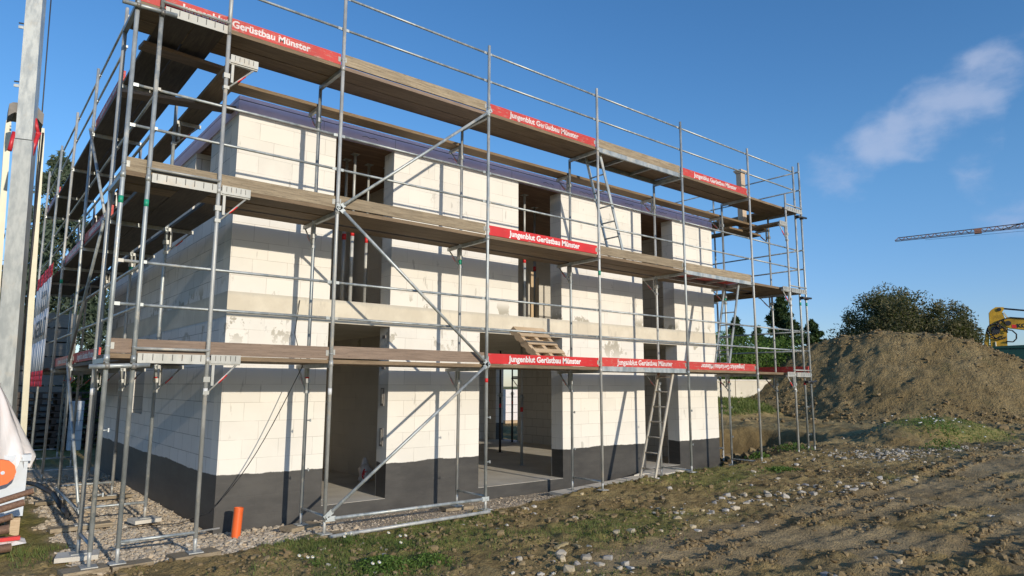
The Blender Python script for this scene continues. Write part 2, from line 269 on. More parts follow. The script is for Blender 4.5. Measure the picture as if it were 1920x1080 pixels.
# ------------------------------------------------------------------ mesh helpers
class MB:
    def __init__(s): s.v = []; s.f = []; s.mi = []; s.sm = []
    def quadbox(s, P, mi=0):       # P: 8 corners (bottom 4 ccw, top 4 ccw)
        o = len(s.v); s.v += [tuple(p) for p in P]
        for q in ((3, 2, 1, 0), (4, 5, 6, 7), (0, 1, 5, 4), (1, 2, 6, 5), (2, 3, 7, 6), (3, 0, 4, 7)):
            s.f.append(tuple(o + i for i in q)); s.mi.append(mi); s.sm.append(False)
        return s
    def box(s, x0, x1, y0, y1, z0, z1, mi=0, mp=None):
        P = [(x0, y0, z0), (x1, y0, z0), (x1, y1, z0), (x0, y1, z0), (x0, y0, z1), (x1, y0, z1), (x1, y1, z1), (x0, y1, z1)]
        if mp: P = [mp(*p) for p in P]
        return s.quadbox(P, mi)
    def obox(s, p0, p1, w, h, mi=0, up=(0, 0, 1)):   # bar from p0 to p1, w across, h along 'up'
        p0 = Vector(p0); p1 = Vector(p1); d = (p1 - p0).normalized(); up = Vector(up); sd = d.cross(up)
        if sd.length < 1e-4: sd = Vector((1, 0, 0))
        sd.normalize(); u = sd.cross(d); sd *= w / 2; u = u * h / 2
        P = [p0 - sd - u, p0 + sd - u, p1 + sd - u, p1 - sd - u, p0 - sd + u, p0 + sd + u, p1 + sd + u, p1 - sd + u]
        return s.quadbox(P, mi)
    def tube(s, p0, p1, r, n=9, mi=0, r1=None, cap=True):
        p0 = Vector(p0); p1 = Vector(p1); d = (p1 - p0).normalized(); a = d.cross(Vector((0, 0, 1)) if abs(d.z) < .9 else Vector((1, 0, 0))).normalized(); b = d.cross(a)
        o = len(s.v); r1 = r if r1 is None else r1
        for p, rr in ((p0, r), (p1, r1)):
            for i in range(n):
                t = 2 * math.pi * i / n; s.v.append(tuple(p + a * math.cos(t) * rr + b * math.sin(t) * rr))
        for i in range(n):
            j = (i + 1) % n; s.f.append((o + i, o + j, o + n + j, o + n + i)); s.mi.append(mi); s.sm.append(True)
        if cap:
            s.f.append(tuple(o + i for i in reversed(range(n)))); s.mi.append(mi); s.sm.append(False)
            s.f.append(tuple(o + n + i for i in range(n))); s.mi.append(mi); s.sm.append(False)
        return s
    def path(s, pts, r, n=7, mi=0):
        for a, b in zip(pts[:-1], pts[1:]): s.tube(a, b, r, n, mi)
        return s
    def lump(s, c, rx, ry, rz, mi=0, seed=0, rough=.25, n=1):
        bm = bmesh.new(); bmesh.ops.create_icosphere(bm, subdivisions=n, radius=1); rr = random.Random(seed); o = len(s.v)
        for v in bm.verts:
            q = 1 + (rr.random() - .5) * rough * 2; s.v.append((c[0] + v.co.x * rx * q, c[1] + v.co.y * ry * q, c[2] + v.co.z * rz * q))
        for f in bm.faces: s.f.append(tuple(o + v.index for v in f.verts)); s.mi.append(mi); s.sm.append(n > 1)
        bm.free(); return s
    def build(s, name, mats, parent=None, recalc=True):
        if not isinstance(mats, (list, tuple)) : mats = [mats]
        me = bpy.data.meshes.new(name); off = parent_off(parent)
        vv = [(v[0] - off[0], v[1] - off[1], v[2] - off[2]) for v in s.v]
        me.from_pydata(vv, [], s.f)
        for m in mats: me.materials.append(m)
        me.polygons.foreach_set('material_index', s.mi); me.polygons.foreach_set('use_smooth', s.sm)
        if recalc:
            bm = bmesh.new(); bm.from_mesh(me); bmesh.ops.recalc_face_normals(bm, faces=bm.faces); bm.to_mesh(me); bm.free()
        o = bpy.data.objects.new(name, me); COL.objects.link(o)
        if parent is not None: o.parent = parent; o['_off'] = list(off)
        return o
def parent_off(p):
    if p is None: return (0, 0, 0)
    if '_off' in p: return tuple(p['_off'])
    return tuple(p.location)
def tag(o, label=None, cat=None, group=None, kind=None):
    if label: o['label'] = label
    if cat: o['category'] = cat
    if group: o['group'] = group
    if kind: o['kind'] = kind
    return o
def thing(name, loc, label, cat, group=None):
    o = bpy.data.objects.new(name, None); o.empty_display_size = .2; COL.objects.link(o); o.location = loc; return tag(o, label, cat, group)
def fast(name, V, F, mats, parent=None, smooth=False, mi=None):
    V = np.asarray(V, np.float32); F = np.asarray(F, np.int32); off = np.array(parent_off(parent), np.float32); V = V - off
    me = bpy.data.meshes.new(name); me.vertices.add(len(V)); me.vertices.foreach_set('co', V.ravel())
    n, kk = F.shape; me.loops.add(n * kk); me.loops.foreach_set('vertex_index', F.ravel()); me.polygons.add(n)
    me.polygons.foreach_set('loop_start', np.arange(n, dtype=np.int32) * kk)
    try: me.polygons.foreach_set('loop_total', np.full(n, kk, np.int32))
    except Exception: pass
    me.polygons.foreach_set('use_smooth', np.full(n, smooth)); 
    for m in (mats if isinstance(mats, (list, tuple)) else [mats]): me.materials.append(m)
    if mi is not None: me.polygons.foreach_set('material_index', np.asarray(mi, np.int32))
    me.update(calc_edges=True); me.validate()
    o = bpy.data.objects.new(name, me); COL.objects.link(o)
    if parent is not None: o.parent = parent; o['_off'] = [float(q) for q in off]
    return o
_tc = {}
def text_mesh(body, size, bold):
    key = (body, size, bold)
    if key in _tc: return _tc[key]
    cu_ = bpy.data.curves.new('lettering_curve', 'FONT'); cu_.body = body; cu_.size = size; cu_.offset = bold; cu_.align_x = 'CENTER'; cu_.align_y = 'CENTER'; cu_.resolution_u = 3
    o = bpy.data.objects.new('lettering_curve', cu_); COL.objects.link(o)
    dg = bpy.context.evaluated_depsgraph_get(); me = bpy.data.meshes.new_from_object(o.evaluated_get(dg))
    V = [tuple(v.co) for v in me.vertices]; F = [tuple(p.vertices) for p in me.polygons]
    bpy.data.objects.remove(o); bpy.data.curves.remove(cu_); bpy.data.meshes.remove(me); _tc[key] = (V, F); return V, F
def lettering(body, size, bold, origin, ex, ey, mat, parent, sx=1.):
    V, F = text_mesh(body, size, bold); ex = Vector(ex); ey = Vector(ey); origin = Vector(origin); b = MB()
    b.v = [tuple(origin + ex * (v[0] * sx) + ey * v[1]) for v in V]; b.f = F; b.mi = [0] * len(F); b.sm = [False] * len(F)
    return b.build('lettering', mat, parent, recalc=False)

# ------------------------------------------------------------------ numpy noise
_P = rng.random((256, 256))
def vnoise(x, y):
    xi = np.floor(x).astype(int); yi = np.floor(y).astype(int); fx = x - xi; fy = y - yi
    fx = fx * fx * (3 - 2 * fx); fy = fy * fy * (3 - 2 * fy)
    a = _P[xi % 256, yi % 256]; b = _P[(xi + 1) % 256, yi % 256]; c = _P[xi % 256, (yi + 1) % 256]; d = _P[(xi + 1) % 256, (yi + 1) % 256]
    return (a * (1 - fx) + b * fx) * (1 - fy) + (c * (1 - fx) + d * fx) * fy - .5
def fbm(x, y, o=5, g=.5):
    r = 0; a = 1
    for i in range(o): r = r + a * vnoise(x * 2 ** i + 17.3 * i, y * 2 ** i - 9.1 * i); a *= g
    return r
def sst(a, b, x): t = np.clip((x - a) / (b - a), 0, 1); return t * t * (3 - 2 * t)
def gedge(x): return np.interp(x, [-3.2, -2.7, -1, 0, 2.5, 4.5, 5.6, 7, 10.5], [.4, -.1, -.05, .02, .12, .42, .85, 1.0, 1.1])
def regions(x, y):
    ge = gedge(x) + .12 * fbm(x * 2.5, y * 2.5, 3)
    grav = sst(-.03, .05, y - ge) * sst(-2.75, -2.4, x + .35 * fbm(y * 2, x, 2)) * (1 - sst(10.6, 10.9, x)) * (1 - sst(10.5, 11.5, y))
    grass = (1 - grav) * sst(-.15, .4, fbm(x * .55 + 3, y * .55, 4) + .22 * sst(4, -1, x) - .45 * sst(8, 14, x))
    rutz = sst(.5, 2., x + .9 * (y + 3)) * sst(-2.35, -3.0, y + .05 * (x - 2) + .25 * fbm(x * .8, y * .8, 3) - .32 * sst(8, 22, x) * (x - 8) * .3)
    grass = grass * (1 - .93 * rutz)
    grass = np.maximum(grass, sst(1., .3, ((x - 19) / 3.6) ** 2 + ((y + .8) / 1.6) ** 2)) * (1 - grav)
    grass = np.maximum(grass, .95 * sst(8.2, 9.2, y) * sst(17, 19, x))
    sand = rutz * sst(.15, -.05, fbm(x * 1.1, y * 1.1 + 5, 4) - .1) * .9
    sand = np.maximum(sand, sst(.9, .5, ((x - 3.3) / 2.2) ** 2 + ((y + 3.05) / .5) ** 2))
    dark = sst(1.25, .7, ((x - 14) / 3.6) ** 2 + ((y - 3.8) / 2.8) ** 2) * (.75 + .25 * sst(-.1, .1, fbm(x * 2, y * 2, 3)))
    dark = np.maximum(dark, .5 * sst(.05, .25, fbm(x * 1.4 + 8, y * 1.4, 4)) * (1 - grav) * (1 - sand) * (1 - grass))
    return grav, grass, sand, dark, rutz
def H(x, y, detail=True):
    x = np.asarray(x, float); y = np.asarray(y, float)
    g = np.interp(x, [-10, -2, 2.5, 5, 7.5, 10, 12, 16, 25], [-.2, -.2, -.19, -.13, -.02, .04, .16, .25, .28])
    wl = sst(.15, 1.2, y) * sst(-3, -.9, x) * (1 - sst(10.9, 12.5, x)) * (1 - sst(13, 16, y))
    g = g * (1 - wl) + (-.27) * wl
    g = g + (-.24 - g) * (1 - sst(-3.6, -1.0, x)) * 0.6
    g = g - 1.15 * sst(1.1, .35, ((x - 14) / 3.6) ** 2 + ((y - 3.7) / 2.75) ** 2 + .25 * fbm(x * .9, y * .9, 3))
    g = g + .42 * sst(1.15, .1, ((x - 18.5) / 3.8) ** 2 + ((y + .4) / 1.5) ** 2)
    pit = sst(1.5, .6, ((x - 14) / 3.6) ** 2 + ((y - 3.7) / 2.75) ** 2)
    g = g + pit * (.34 * fbm(x * 1.1 + 2, y * 1.1, 4, .6) + .5 * sst(.9, .0, ((x - 13.0) / 1.1) ** 2 + ((y - 3.3) / .9) ** 2))
    g = g + .75 * sst(7.5, 11, y) * sst(15, 20, x)
    g = g - .25 * sst(-3, -12, y)*0
    if detail:
        grav, grass, sand, dark, rutz = regions(x, y)
        d = np.hypot(x - CP.x, y - CP.y)
        g = g + (.045 * fbm(x * .6, y * .6, 3) + .038 * fbm(x * 3, y * 3, 6, .68) * (1 - .75 * sand)) * (1 - .75 * grav)
        g = g + (.16 * fbm(x * .8 + 9, y * .8, 5, .62)) * sst(12.5, 17, x) * (1 - sst(30, 40, x)) * .8
        lump = fbm(x * 6 + 40, y * 6, 4, .65)
        g = g + .030 * sst(.08, .45, lump) * (1 - grav) * (1 - .55 * sand) + .024 * fbm(x * 11, y * 11, 3, .7) * (1 - grav) * (1 - .5 * sand)
        # wheel ruts with tread ribs
        for (c0, sl, wd, dp) in ((-3.30, .012, .12, .034), (-3.72, -.06, .11, .022), (-4.9, -.12, .15, .036), (-4.15, -.085, .11, .020), (-5.5, -.14, .15, .028)):
            yc = c0 + sl * (x - 2) + .05 * np.sin(x * .9 + c0) + .12 * fbm(x * .5 + c0 * 3, x * 0 + c0, 2)
            q = (y - yc) / wd; on = sst(1.2, 3.2, x) * (1 - sst(18, 24, x))
            g = g + on * (-dp * np.exp(-q * q) + dp * .8 * (np.exp(-(q - 1.7) ** 2 * 3) + np.exp(-(q + 1.7) ** 2 * 3)) * (.1 + 2.6 * np.clip(fbm(x * 4.5, y * 7, 4, .65) + .12, 0, 1)))
            g = g + on * .018 * np.exp(-q * q) * (np.sin((x + q * .05) * 2 * math.pi / .24) > .2)
    return g
def Hs(x, y): return float(H(np.array([x]), np.array([y]))[0])

# ------------------------------------------------------------------ ground
def axis_coords(a, b, step, lo, hi, g=1.09):
    c = list(np.arange(a, b, step)); s = step; v = c[-1]
    while v < hi: s *= g; v += s; c.append(v)
    s = step; v = a; pre = []
    while v > lo: s *= g; v -= s; pre.append(v)
    return np.array(pre[::-1] + c)
gx = axis_coords(-3.6, 12, .045, -260, 12.01, 1.05); gx = np.concatenate([gx[:-1], axis_coords(12, 34, .10, 11.99, 420, 1.06)[1:]])
gy = axis_coords(-6.2, 1.6, .045, -6.21, 1.61, 1.05)[1:-1]; gy = np.concatenate([axis_coords(-14, -6.25, .12, -120, -6.2, 1.08)[:-1], gy, axis_coords(1.72, 14, .11, 1.7, 420, 1.07)[1:]])
X, Y = np.meshgrid(gx, gy); Z = H(X, Y)
n, m = X.shape; idx = np.arange(n * m).reshape(n, m)
F = np.stack([idx[:-1, :-1], idx[:-1, 1:], idx[1:, 1:], idx[1:, :-1]], -1).reshape(-1, 4)
inside = (X > -.6) & (X < 10.2) & (Y > 1.6) & (Y < 10.0); Z = np.where(inside, -.5, Z)
ground = fast('ground', np.stack([X, Y, Z], -1).reshape(-1, 3), F, M['ground'], smooth=True); tag(ground, kind='structure')
gr, gs, sn, dk, rz = regions(X, Y)
for nm, a in (('gravel', gr), ('grass', gs), ('sand', sn), ('dark', dk)):
    at = ground.data.attributes.new(nm, 'FLOAT', 'POINT'); at.data.foreach_set('value', np.clip(a, 0, 1).astype(np.float32).ravel())

# ------------------------------------------------------------------ house shell
house = thing('unfinished_house', (4.8, 5.8, -.3), 'unfinished two storey house of white blocks with a black painted base and purple roof edge', 'house')
HX0, HX1, HY0, HY1, TH = -.91, 10.52, 1.39, 10.3, .32
def wall_panel(mb, ax, face, back, a0, a1, z0, z1, ops):
    """wall slab with openings; ax 0: runs along x, faces y=face; ax 1: runs along y, faces x=face"""
    A = sorted({a0, a1, *[o[0] for o in ops], *[o[1] for o in ops]}); Zs = sorted({z0, z1, *[o[2] for o in ops], *[o[3] for o in ops]})
    A = [a for a in A if a0 <= a <= a1]; Zs = [q for q in Zs if z0 <= q <= z1]
    solid = lambda i, j: 0 <= i < len(A) - 1 and 0 <= j < len(Zs) - 1 and not any(o[0] <= (A[i] + A[i + 1]) / 2 <= o[1] and o[2] <= (Zs[j] + Zs[j + 1]) / 2 <= o[3] for o in ops)
    P = (lambda a, d, z: (a, d, z)) if ax == 0 else (lambda a, d, z: (d, a, z))
    def quad(*p):
        o = len(mb.v); mb.v += list(p); mb.f.append((o, o + 1, o + 2, o + 3)); mb.mi.append(0); mb.sm.append(False)
    for i in range(len(A) - 1):
        for j in range(len(Zs) - 1):
            if not solid(i, j): continue
            p, q, r, s = A[i], A[i + 1], Zs[j], Zs[j + 1]
            quad(P(p, face, r), P(q, face, r), P(q, face, s), P(p, face, s)); quad(P(p, back, r), P(q, back, r), P(q, back, s), P(p, back, s))
            if not solid(i - 1, j): quad(P(p, face, r), P(p, back, r), P(p, back, s), P(p, face, s))
            if not solid(i + 1, j): quad(P(q, face, r), P(q, back, r), P(q, back, s), P(q, face, s))
            if not solid(i, j - 1): quad(P(p, face, r), P(q, face, r), P(q, back, r), P(p, back, r))
            if not solid(i, j + 1): quad(P(p, face, s), P(q, face, s), P(q, back, s), P(p, back, s))
FL, CE, B1, TOP = -.06, 2.60, 2.95, 5.52
w1 = MB(); wall_panel(w1, 0, HY0, HY0 + TH, HX0, HX1, -.55, CE, [(.57, 1.61, FL, CE), (3.40, 5.40, FL, CE), (7.83, 9.0, FL, CE)]); w1.build('ground_floor_front_wall', M['masonry'], house)
w1 = MB(); wall_panel(w1, 0, HY0, HY0 + TH, HX0, HX1, B1, TOP, [(.57, 1.60, B1, TOP), (4.28, 5.39, B1, TOP), (7.84, 8.96, B1, TOP)]); w1.build('upper_floor_front_wall', M['masonry'], house)
w1 = MB(); wall_panel(w1, 1, HX0, HX0 + TH, HY0 + TH, HY1, -.55, CE, [(6.2, 7.2, 1.12, 2.5)]); w1.build('ground_floor_side_wall', M['masonry_side'], house)
w1 = MB(); wall_panel(w1, 1, HX0, HX0 + TH, HY0 + TH, HY1, B1, TOP, [(2.7, 3.6, 4.3, TOP), (6.6, 7.8, 4.0, TOP)]); w1.build('upper_floor_side_wall', M['masonry_side'], house)
w1 = MB(); wall_panel(w1, 1, HX1, HX1 - TH, HY0 + TH, HY1, -.55, CE, [(8.5, 9.62, FL, CE)]); wall_panel(w1, 1, HX1, HX1 - TH, HY0 + TH, HY1, B1, TOP, [(4, 5.2, 3.9, TOP)])
wall_panel(w1, 0, HY1, HY1 - TH, HX0 + TH, HX1 - TH, -.55, CE, [(0.2, 1.4, FL, 2.2), (5.2, 6.4, .9, 2.2)]); wall_panel(w1, 0, HY1, HY1 - TH, HX0 + TH, HX1 - TH, B1, TOP, [(2, 3.2, 3.9, 5.2)]); w1.build('rear_and_far_walls', M['masonry_side'], house)
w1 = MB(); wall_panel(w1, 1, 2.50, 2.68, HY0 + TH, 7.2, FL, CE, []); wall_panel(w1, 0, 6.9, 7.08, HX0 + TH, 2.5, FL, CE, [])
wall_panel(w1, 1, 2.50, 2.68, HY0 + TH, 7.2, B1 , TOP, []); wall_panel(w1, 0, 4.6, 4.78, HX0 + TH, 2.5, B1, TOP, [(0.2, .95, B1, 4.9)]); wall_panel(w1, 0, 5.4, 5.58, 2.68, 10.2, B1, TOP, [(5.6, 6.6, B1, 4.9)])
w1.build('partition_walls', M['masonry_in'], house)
w1 = MB().box(HX0 + TH, HX1 - TH, HY0 + TH, HY1 - TH, -.5, FL)
for a, b in ((.57, 1.61), (3.40, 5.40), (7.83, 9.0)): w1.box(a, b, HY0 + .004, HY0 + TH, FL, FL + .004)
w1.build('floor_slab', M['concrete'], house)
w1 = MB().box(HX0 - .004, HX1 + .004, HY0 - .004, HY1 + .004, CE, B1); w1.build('ring_beam', M['beam'], house)
w1 = MB().box(HX0 + .07, HX1 - .07, HY0 + .07, HY1 - .07, TOP + .02, TOP + .22); w1.build('roof_slab', M['concrete'], house)
w1 = MB().box(HX0 + .05, HX1 - .05, HY0 + .05, HY1 - .05, TOP, TOP + .02); w1.build('ceiling_formwork', M['formwork'], house)
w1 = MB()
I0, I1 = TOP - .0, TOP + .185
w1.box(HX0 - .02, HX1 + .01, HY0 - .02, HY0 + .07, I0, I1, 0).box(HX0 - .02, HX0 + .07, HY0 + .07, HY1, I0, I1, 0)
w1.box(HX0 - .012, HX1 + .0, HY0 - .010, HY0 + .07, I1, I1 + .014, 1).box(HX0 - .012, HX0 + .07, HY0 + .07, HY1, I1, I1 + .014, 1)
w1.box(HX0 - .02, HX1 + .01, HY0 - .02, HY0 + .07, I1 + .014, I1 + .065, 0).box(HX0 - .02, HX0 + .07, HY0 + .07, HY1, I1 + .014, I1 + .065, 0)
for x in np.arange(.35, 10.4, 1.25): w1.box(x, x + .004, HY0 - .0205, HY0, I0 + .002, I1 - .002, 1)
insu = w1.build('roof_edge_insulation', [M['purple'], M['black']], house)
# scribbled cutting marks on the foam
for x in (1.0, 2.65, 3.5, 4.9, 5.9, 7.3, 8.4, 9.5):
    w1 = MB()
    for i in range(3 + int(x) % 3):
        a = x + i * .07; w1.obox((a, HY0 - .0215, I0 + .10 + .02 * (i % 2)), (a + .07, HY0 - .0215, I0 + .12 - .02 * (i % 2)), .002, .006, 0)
    w1.build('marker_stroke', M['black'], insu)
# electrical boxes chased into the first jamb
for zz, hh in ((2.42, .05), (1.93, .07), (1.35, .28), (.72, .28)):
    b = MB().box(1.594, 1.6085, 1.50, 1.60, zz, zz + hh, 0).box(1.590, 1.5945, 1.53, 1.575, zz + .03, zz + hh - .02, 1); b.build('wall_recess', [M['grey_cloth'], M['concrete']], house)

# ------------------------------------------------------------------ steel props
def prop(x, y, z0, z1, label, light=True, ang=0, red=True):
    t = thing('steel_prop', (x, y, z0), label, 'prop', 'steel props holding up the ceilings')
    zm = z0 + 1.45
    b = MB().tube((x, y, z0 + .008), (x, y, zm), .032, 10).box(x - .06, x + .06, y - .06, y + .06, z0, z0 + .008); b.build('outer_tube', M['steel2'] if light else M['dark_steel'], t)
    b = MB().tube((x, y, zm), (x, y, z1 - .008), .024, 9).box(x - .06, x + .06, y - .06, y + .06, z1 - .008, z1); b.build('inner_tube', M['steel2'] if light else M['dark_steel'], t)
    b = MB().tube((x, y, zm - .02), (x, y, zm + .09), .04, 10); b.tube((x - .1, y, zm + .03), (x + .1, y, zm + .03), .008, 6)
    b.build('collar', M['steel'], t)
    if red: MB().tube((x, y, z0 + 1.16), (x, y, z0 + 1.26), .0335, 10).build('red_band', M['sticker_red'], t)
prop(1.17, 1.95, B1, TOP, 'pale steel prop standing nearest in the left upper opening')
prop(1.19, 2.3, B1, TOP, 'grey steel prop left behind the pale one, left upper opening')
prop(1.61, 2.3, B1, TOP, 'grey steel prop in the middle depth of the left upper opening')
prop(1.95, 2.25, B1, TOP, 'grey steel prop close to the right jamb of the left upper opening')
prop(4.95, 2.0, B1, TOP, 'tall pale steel prop with red band in the middle upper opening')
prop(5.02, 2.45, B1, TOP, 'thinner pale steel prop left of the tall one, middle upper opening')
prop(5.75, 2.6, B1, TOP, 'grey steel prop behind the boards in the middle upper opening')
prop(5.55, 3.1, B1, TOP, 'dark steel prop deep inside the middle upper opening', False)
prop(8.42, 1.95, B1, TOP, 'pale steel prop in the right upper opening')
prop(.74, 1.95, FL, CE, 'steel prop behind the scaffold pole in the left doorway')
prop(7.6, 6.1, FL, CE, 'dark steel prop far back in the wide ground floor opening', False)
prop(6.15, 3.5, FL, CE, 'grey steel prop with red band nearer in the wide ground floor opening')
prop(9.9, 8.4, FL, CE, 'slim steel prop before the bright rear doorway', False)
for i, (x, lab) in enumerate(((4.83, 'left pale board standing in the middle upper opening'), (5.30, 'middle pale board standing in the middle upper opening'), (5.45, 'right pale board standing in the middle upper opening'))):
    b = MB().box(x, x + .07, 2.2, 2.24, B1, B1 + (.62, 1.05, .95)[i]).box(x + .008, x + .062, 2.196, 2.2, B1 + .02, B1 + .5); tag(b.build('upright_board', M['new_wood', 0]), lab, 'board', 'boards standing in the upper opening')
b = MB().obox((9.6, 4.2, FL), (9.9, 3.3, 2.3), .16, .04).obox((9.64, 4.26, FL + .02), (9.94, 3.36, 2.25), .10, .03); tag(b.build('leaning_plank', M['dark_wood', 0]), 'dark plank leaning on the inner wall beyond the wide opening', 'plank')

# ------------------------------------------------------------------ scaffolds
RT = .0242
def scaffold(root, mp, us, foots, outer_top, inner_top, depth, toe, deckmat, rails=True, console=True, hatch=(), lowinner=None, skipdeck=(), innerfeet=None, ax=0, letter=None, decks=(1, 2, 3), railz=None, frontchan=False, skiprail=(), skipinner=(), inner0=None):
    steelmats = [M['steel'], M['steel2']]
    for i, u in enumerate(us):
        for v, top, inner in ((0, outer_top[i] if isinstance(outer_top, (list, tuple)) else outer_top, False), (depth, inner_top, True)):
            if inner and i in skipinner: continue
            f = (innerfeet if inner and innerfeet else foots)[i]
            b = MB().tube(mp(u, v, max(0, f + .12)), mp(u, v, top), RT, 12)
            for zz in (2, 4, 6):
                if zz < top: b.tube(mp(u, v, zz - .09), mp(u, v, zz - .02), RT + .005, 12); b.tube(mp(u, v, zz + .06), mp(u, v, zz + .075), RT + .003, 12)
            if not inner:
                for zz in (2.53, 3.0, 4.53, 5.0, 6.53, 7.0):
                    if zz < top: b.box(u - .014, u + .014, .014, .05, zz - .018, zz + .018, 0, mp)
            for zz in (.55, 1.2): 
                if (i + inner) % 2 == 0: b.tube(mp(u, v, zz), mp(u + .07, v, zz), .008, 6); b.box(u + .065, u + .078, v - .012, v + .012, zz - .02, zz + .02, 0, mp)
            st = b.build('standard', steelmats[(i + inner) % 2], root)
            jb = MB().tube(mp(u, v, f + .01), mp(u, v, max(0, f + .12) + .02), .019, 9, 0); jb.box(u - .075, u + .075, v - .075, v + .075, f, f + .010, 0, mp)
            jb.build('base_jack', M['steel2'], st)
            if (i + inner) % 3 == 0: MB().tube(mp(u, v, 3.62), mp(u, v, 3.70), RT + .0012, 12).build('tape_band', M['sticker_green'], st)
            if (i + inner) % 4 == 1: MB().tube(mp(u, v, 1.55), mp(u, v, 1.63), RT + .0012, 12).build('tape_band', M['sticker_white'], st)
            if (i + inner) % 4 == 2: MB().tube(mp(u, v, 1.72), mp(u, v, 1.78), RT + .0012, 12).build('tape_band', M['sticker_red'], st)
        # transoms, bottom bar
        if i not in skipinner:
            MB().tube(mp(u, 0, .06), mp(u, depth, .06), .017, 8).build('bottom_bar', M['steel'], root)
        for L in decks:
            z = 2 * L
            if i in skipinner: continue
            b = MB().box(u - .025, u + .025, .0, depth, z - .105, z - .052, 0, mp)
            if frontchan and i == 0:
                b = MB().box(u - .03, u - .022, .03, depth - .03, z - .10, z - .045, 0, mp).box(u - .034, u - .03, .03, depth - .03, z - .10, z + .005, 0, mp).tube(mp(u - .02, 0, z + .055), mp(u - .02, depth, z + .055), .017, 8)
                for q in np.linspace(.08, depth - .08, 7): b.box(u - .0365, u - .034, q - .004, q + .004, z - .07, z + .0, 1, mp)
            b.build('transom', [M['alu'] if frontchan and i == 0 else M['steel'], M['dark_steel']], root)
            if console and not (inner0 is not None and i == 0):
                zc = z if not (lowinner and L == 3) else z + lowinner
                white = frontchan and i == 0
                b = MB().box(u - .02, u + .02, depth + .02, depth + .36, zc - .105, zc - .055, 0, mp).tube(mp(u, depth + .34, zc - .08), mp(u, depth + .02, zc - .42), .012, 6)
                b.box(u - .015, u + .015, depth + .05, depth + .08, zc - .34, zc - .10, 0, mp).box(u - .028, u + .028, depth - .035, depth + .035, zc - .30, zc - .24, 0, mp).box(u - .028, u + .028, depth - .03, depth + .035, zc - .44, zc - .40, 0, mp)
                if white:
                    b.box(u - .034, u - .02, depth + .03, depth + .36, zc - .09, zc + .01, 0, mp)
                    for q in np.linspace(.08, .30, 5): b.box(u - .0365, u - .034, depth + q - .003, depth + q + .003, zc - .06, zc + .0, 2, mp)
                a0 = Vector(mp(u, depth + .22, zc - .214)); a1 = Vector(mp(u, depth + .13, zc - .309)); b.tube(a0, a1, .0135, 6, 1)
                b.build('console_bracket', [M['alu'] if white else M['steel2'], M['sticker_red'], M['dark_steel']], root)
    for i in range(len(us) - 1):
        a, c = us[i] + .012, us[i + 1] - .012
        for L in decks:
            if (L, i) in skipdeck: continue
            z = 2 * L; dm = deckmat(L, i)
            if (L, i) in hatch:
                b = MB().box(a, c, .03, .07, z - .07, z + .02, 0, mp).box(a, c, depth - .07, depth - .03, z - .07, z + .02, 0, mp)
                for q in np.linspace(a, c - .04, 4): b.box(q, q + .04, .07, depth - .07, z - .05, z + .004, 0, mp)
                b.box(a + .04, c - .04, .07, depth - .07, z + .006, z + .018, 1, mp); b.build('hatch_deck', [M['steel'], M['red_worn', ax] if L != 3 else M['deck_wood', ax]], root)
            else:
                h = (depth - .05) / 2
                for j in range(2):
                    v0 = .025 + j * (h + .004); s = random.uniform(-.005, .005); b = MB().box(a, c, v0, v0 + h - .012, z - .05 + s, z + s, 0, mp); b.build('deck_board', dm, root)
            if console and not (i in skipinner and i + 1 in skipinner):
                zc = z if not (lowinner and L == 3) else z + lowinner
                MB().box(inner0 if (inner0 is not None and i == 0) else a - .03, c + .03, depth + .05, depth + .33, zc - .05, zc - .004, 0, mp).build('inner_board', M['deck_wood', ax] if lowinner and L == 3 else dm, root)
            tb = toe(L, i)
            if tb:
                kind, txt = tb; mat = M[kind, ax]
                zz = z + .004 + (.012 if i % 2 else 0); ee = .0
                b = MB().box(a + .01, c - .01, .028, .056, zz, zz + .155, 0, mp); t = b.build('toe_board', mat, root)
                MB().box(a + .006, a + .05, .0245, .028, zz + .04, zz + .11, 0, mp).build('end_plate', M['alu'], t); MB().box(c - .05, c - .006, .0245, .028, zz + .04, zz + .11, 0, mp).build('end_plate', M['alu'], t)
                if txt:
                    o = Vector(mp((a + c) / 2, .0262, zz + .078)); ex = (Vector(mp(1, 0, 0)) - Vector(mp(0, 0, 0))); ey = Vector((0, 0, 1))
                    if letter == 'flip': ex = -ex
                    if txt == 'worn_inverted': ex = -ex; ey = -ey
                    lettering('Jungenblut Gerüstbau Münster', .128, .0042, o, ex, ey, M['white_paint'] if txt == 'crisp' else M['white_worn'], t, .99 * (c - a) / 2.476)
            if rails and (L, i) not in skiprail:
                for zz in (z + .53, z + 1.0):
                    b = MB().tube(mp(a + .07, .034, zz), mp(c - .07, .034, zz), .0175, 8)
                    for e, g in ((a + .07, a - .01), (c - .07, c + .01)): b.box(min(e, g), max(e, g), .027, .040, zz - .019, zz + .019, 0, mp)
                    b.build('guardrail', M['steel'], root)

def brace(root, p0, p1, name='diagonal_brace', r=.0215):
    p0 = Vector(p0); p1 = Vector(p1); d = (p1 - p0).normalized()
    b = MB().tube(p0 + d * .09, p1 - d * .09, r, 10)
    for p, s in ((p0, 1), (p1, -1)): b.obox(p - d * .03 * s, p + d * .10 * s, .012, .062, 0)
    n = d.cross(Vector((0, 0, 1))).normalized()
    for p in (p0, p1): b.tube(p - n * .02, p + n * .02, .018, 8)
    b.build(name, M['steel'], root)

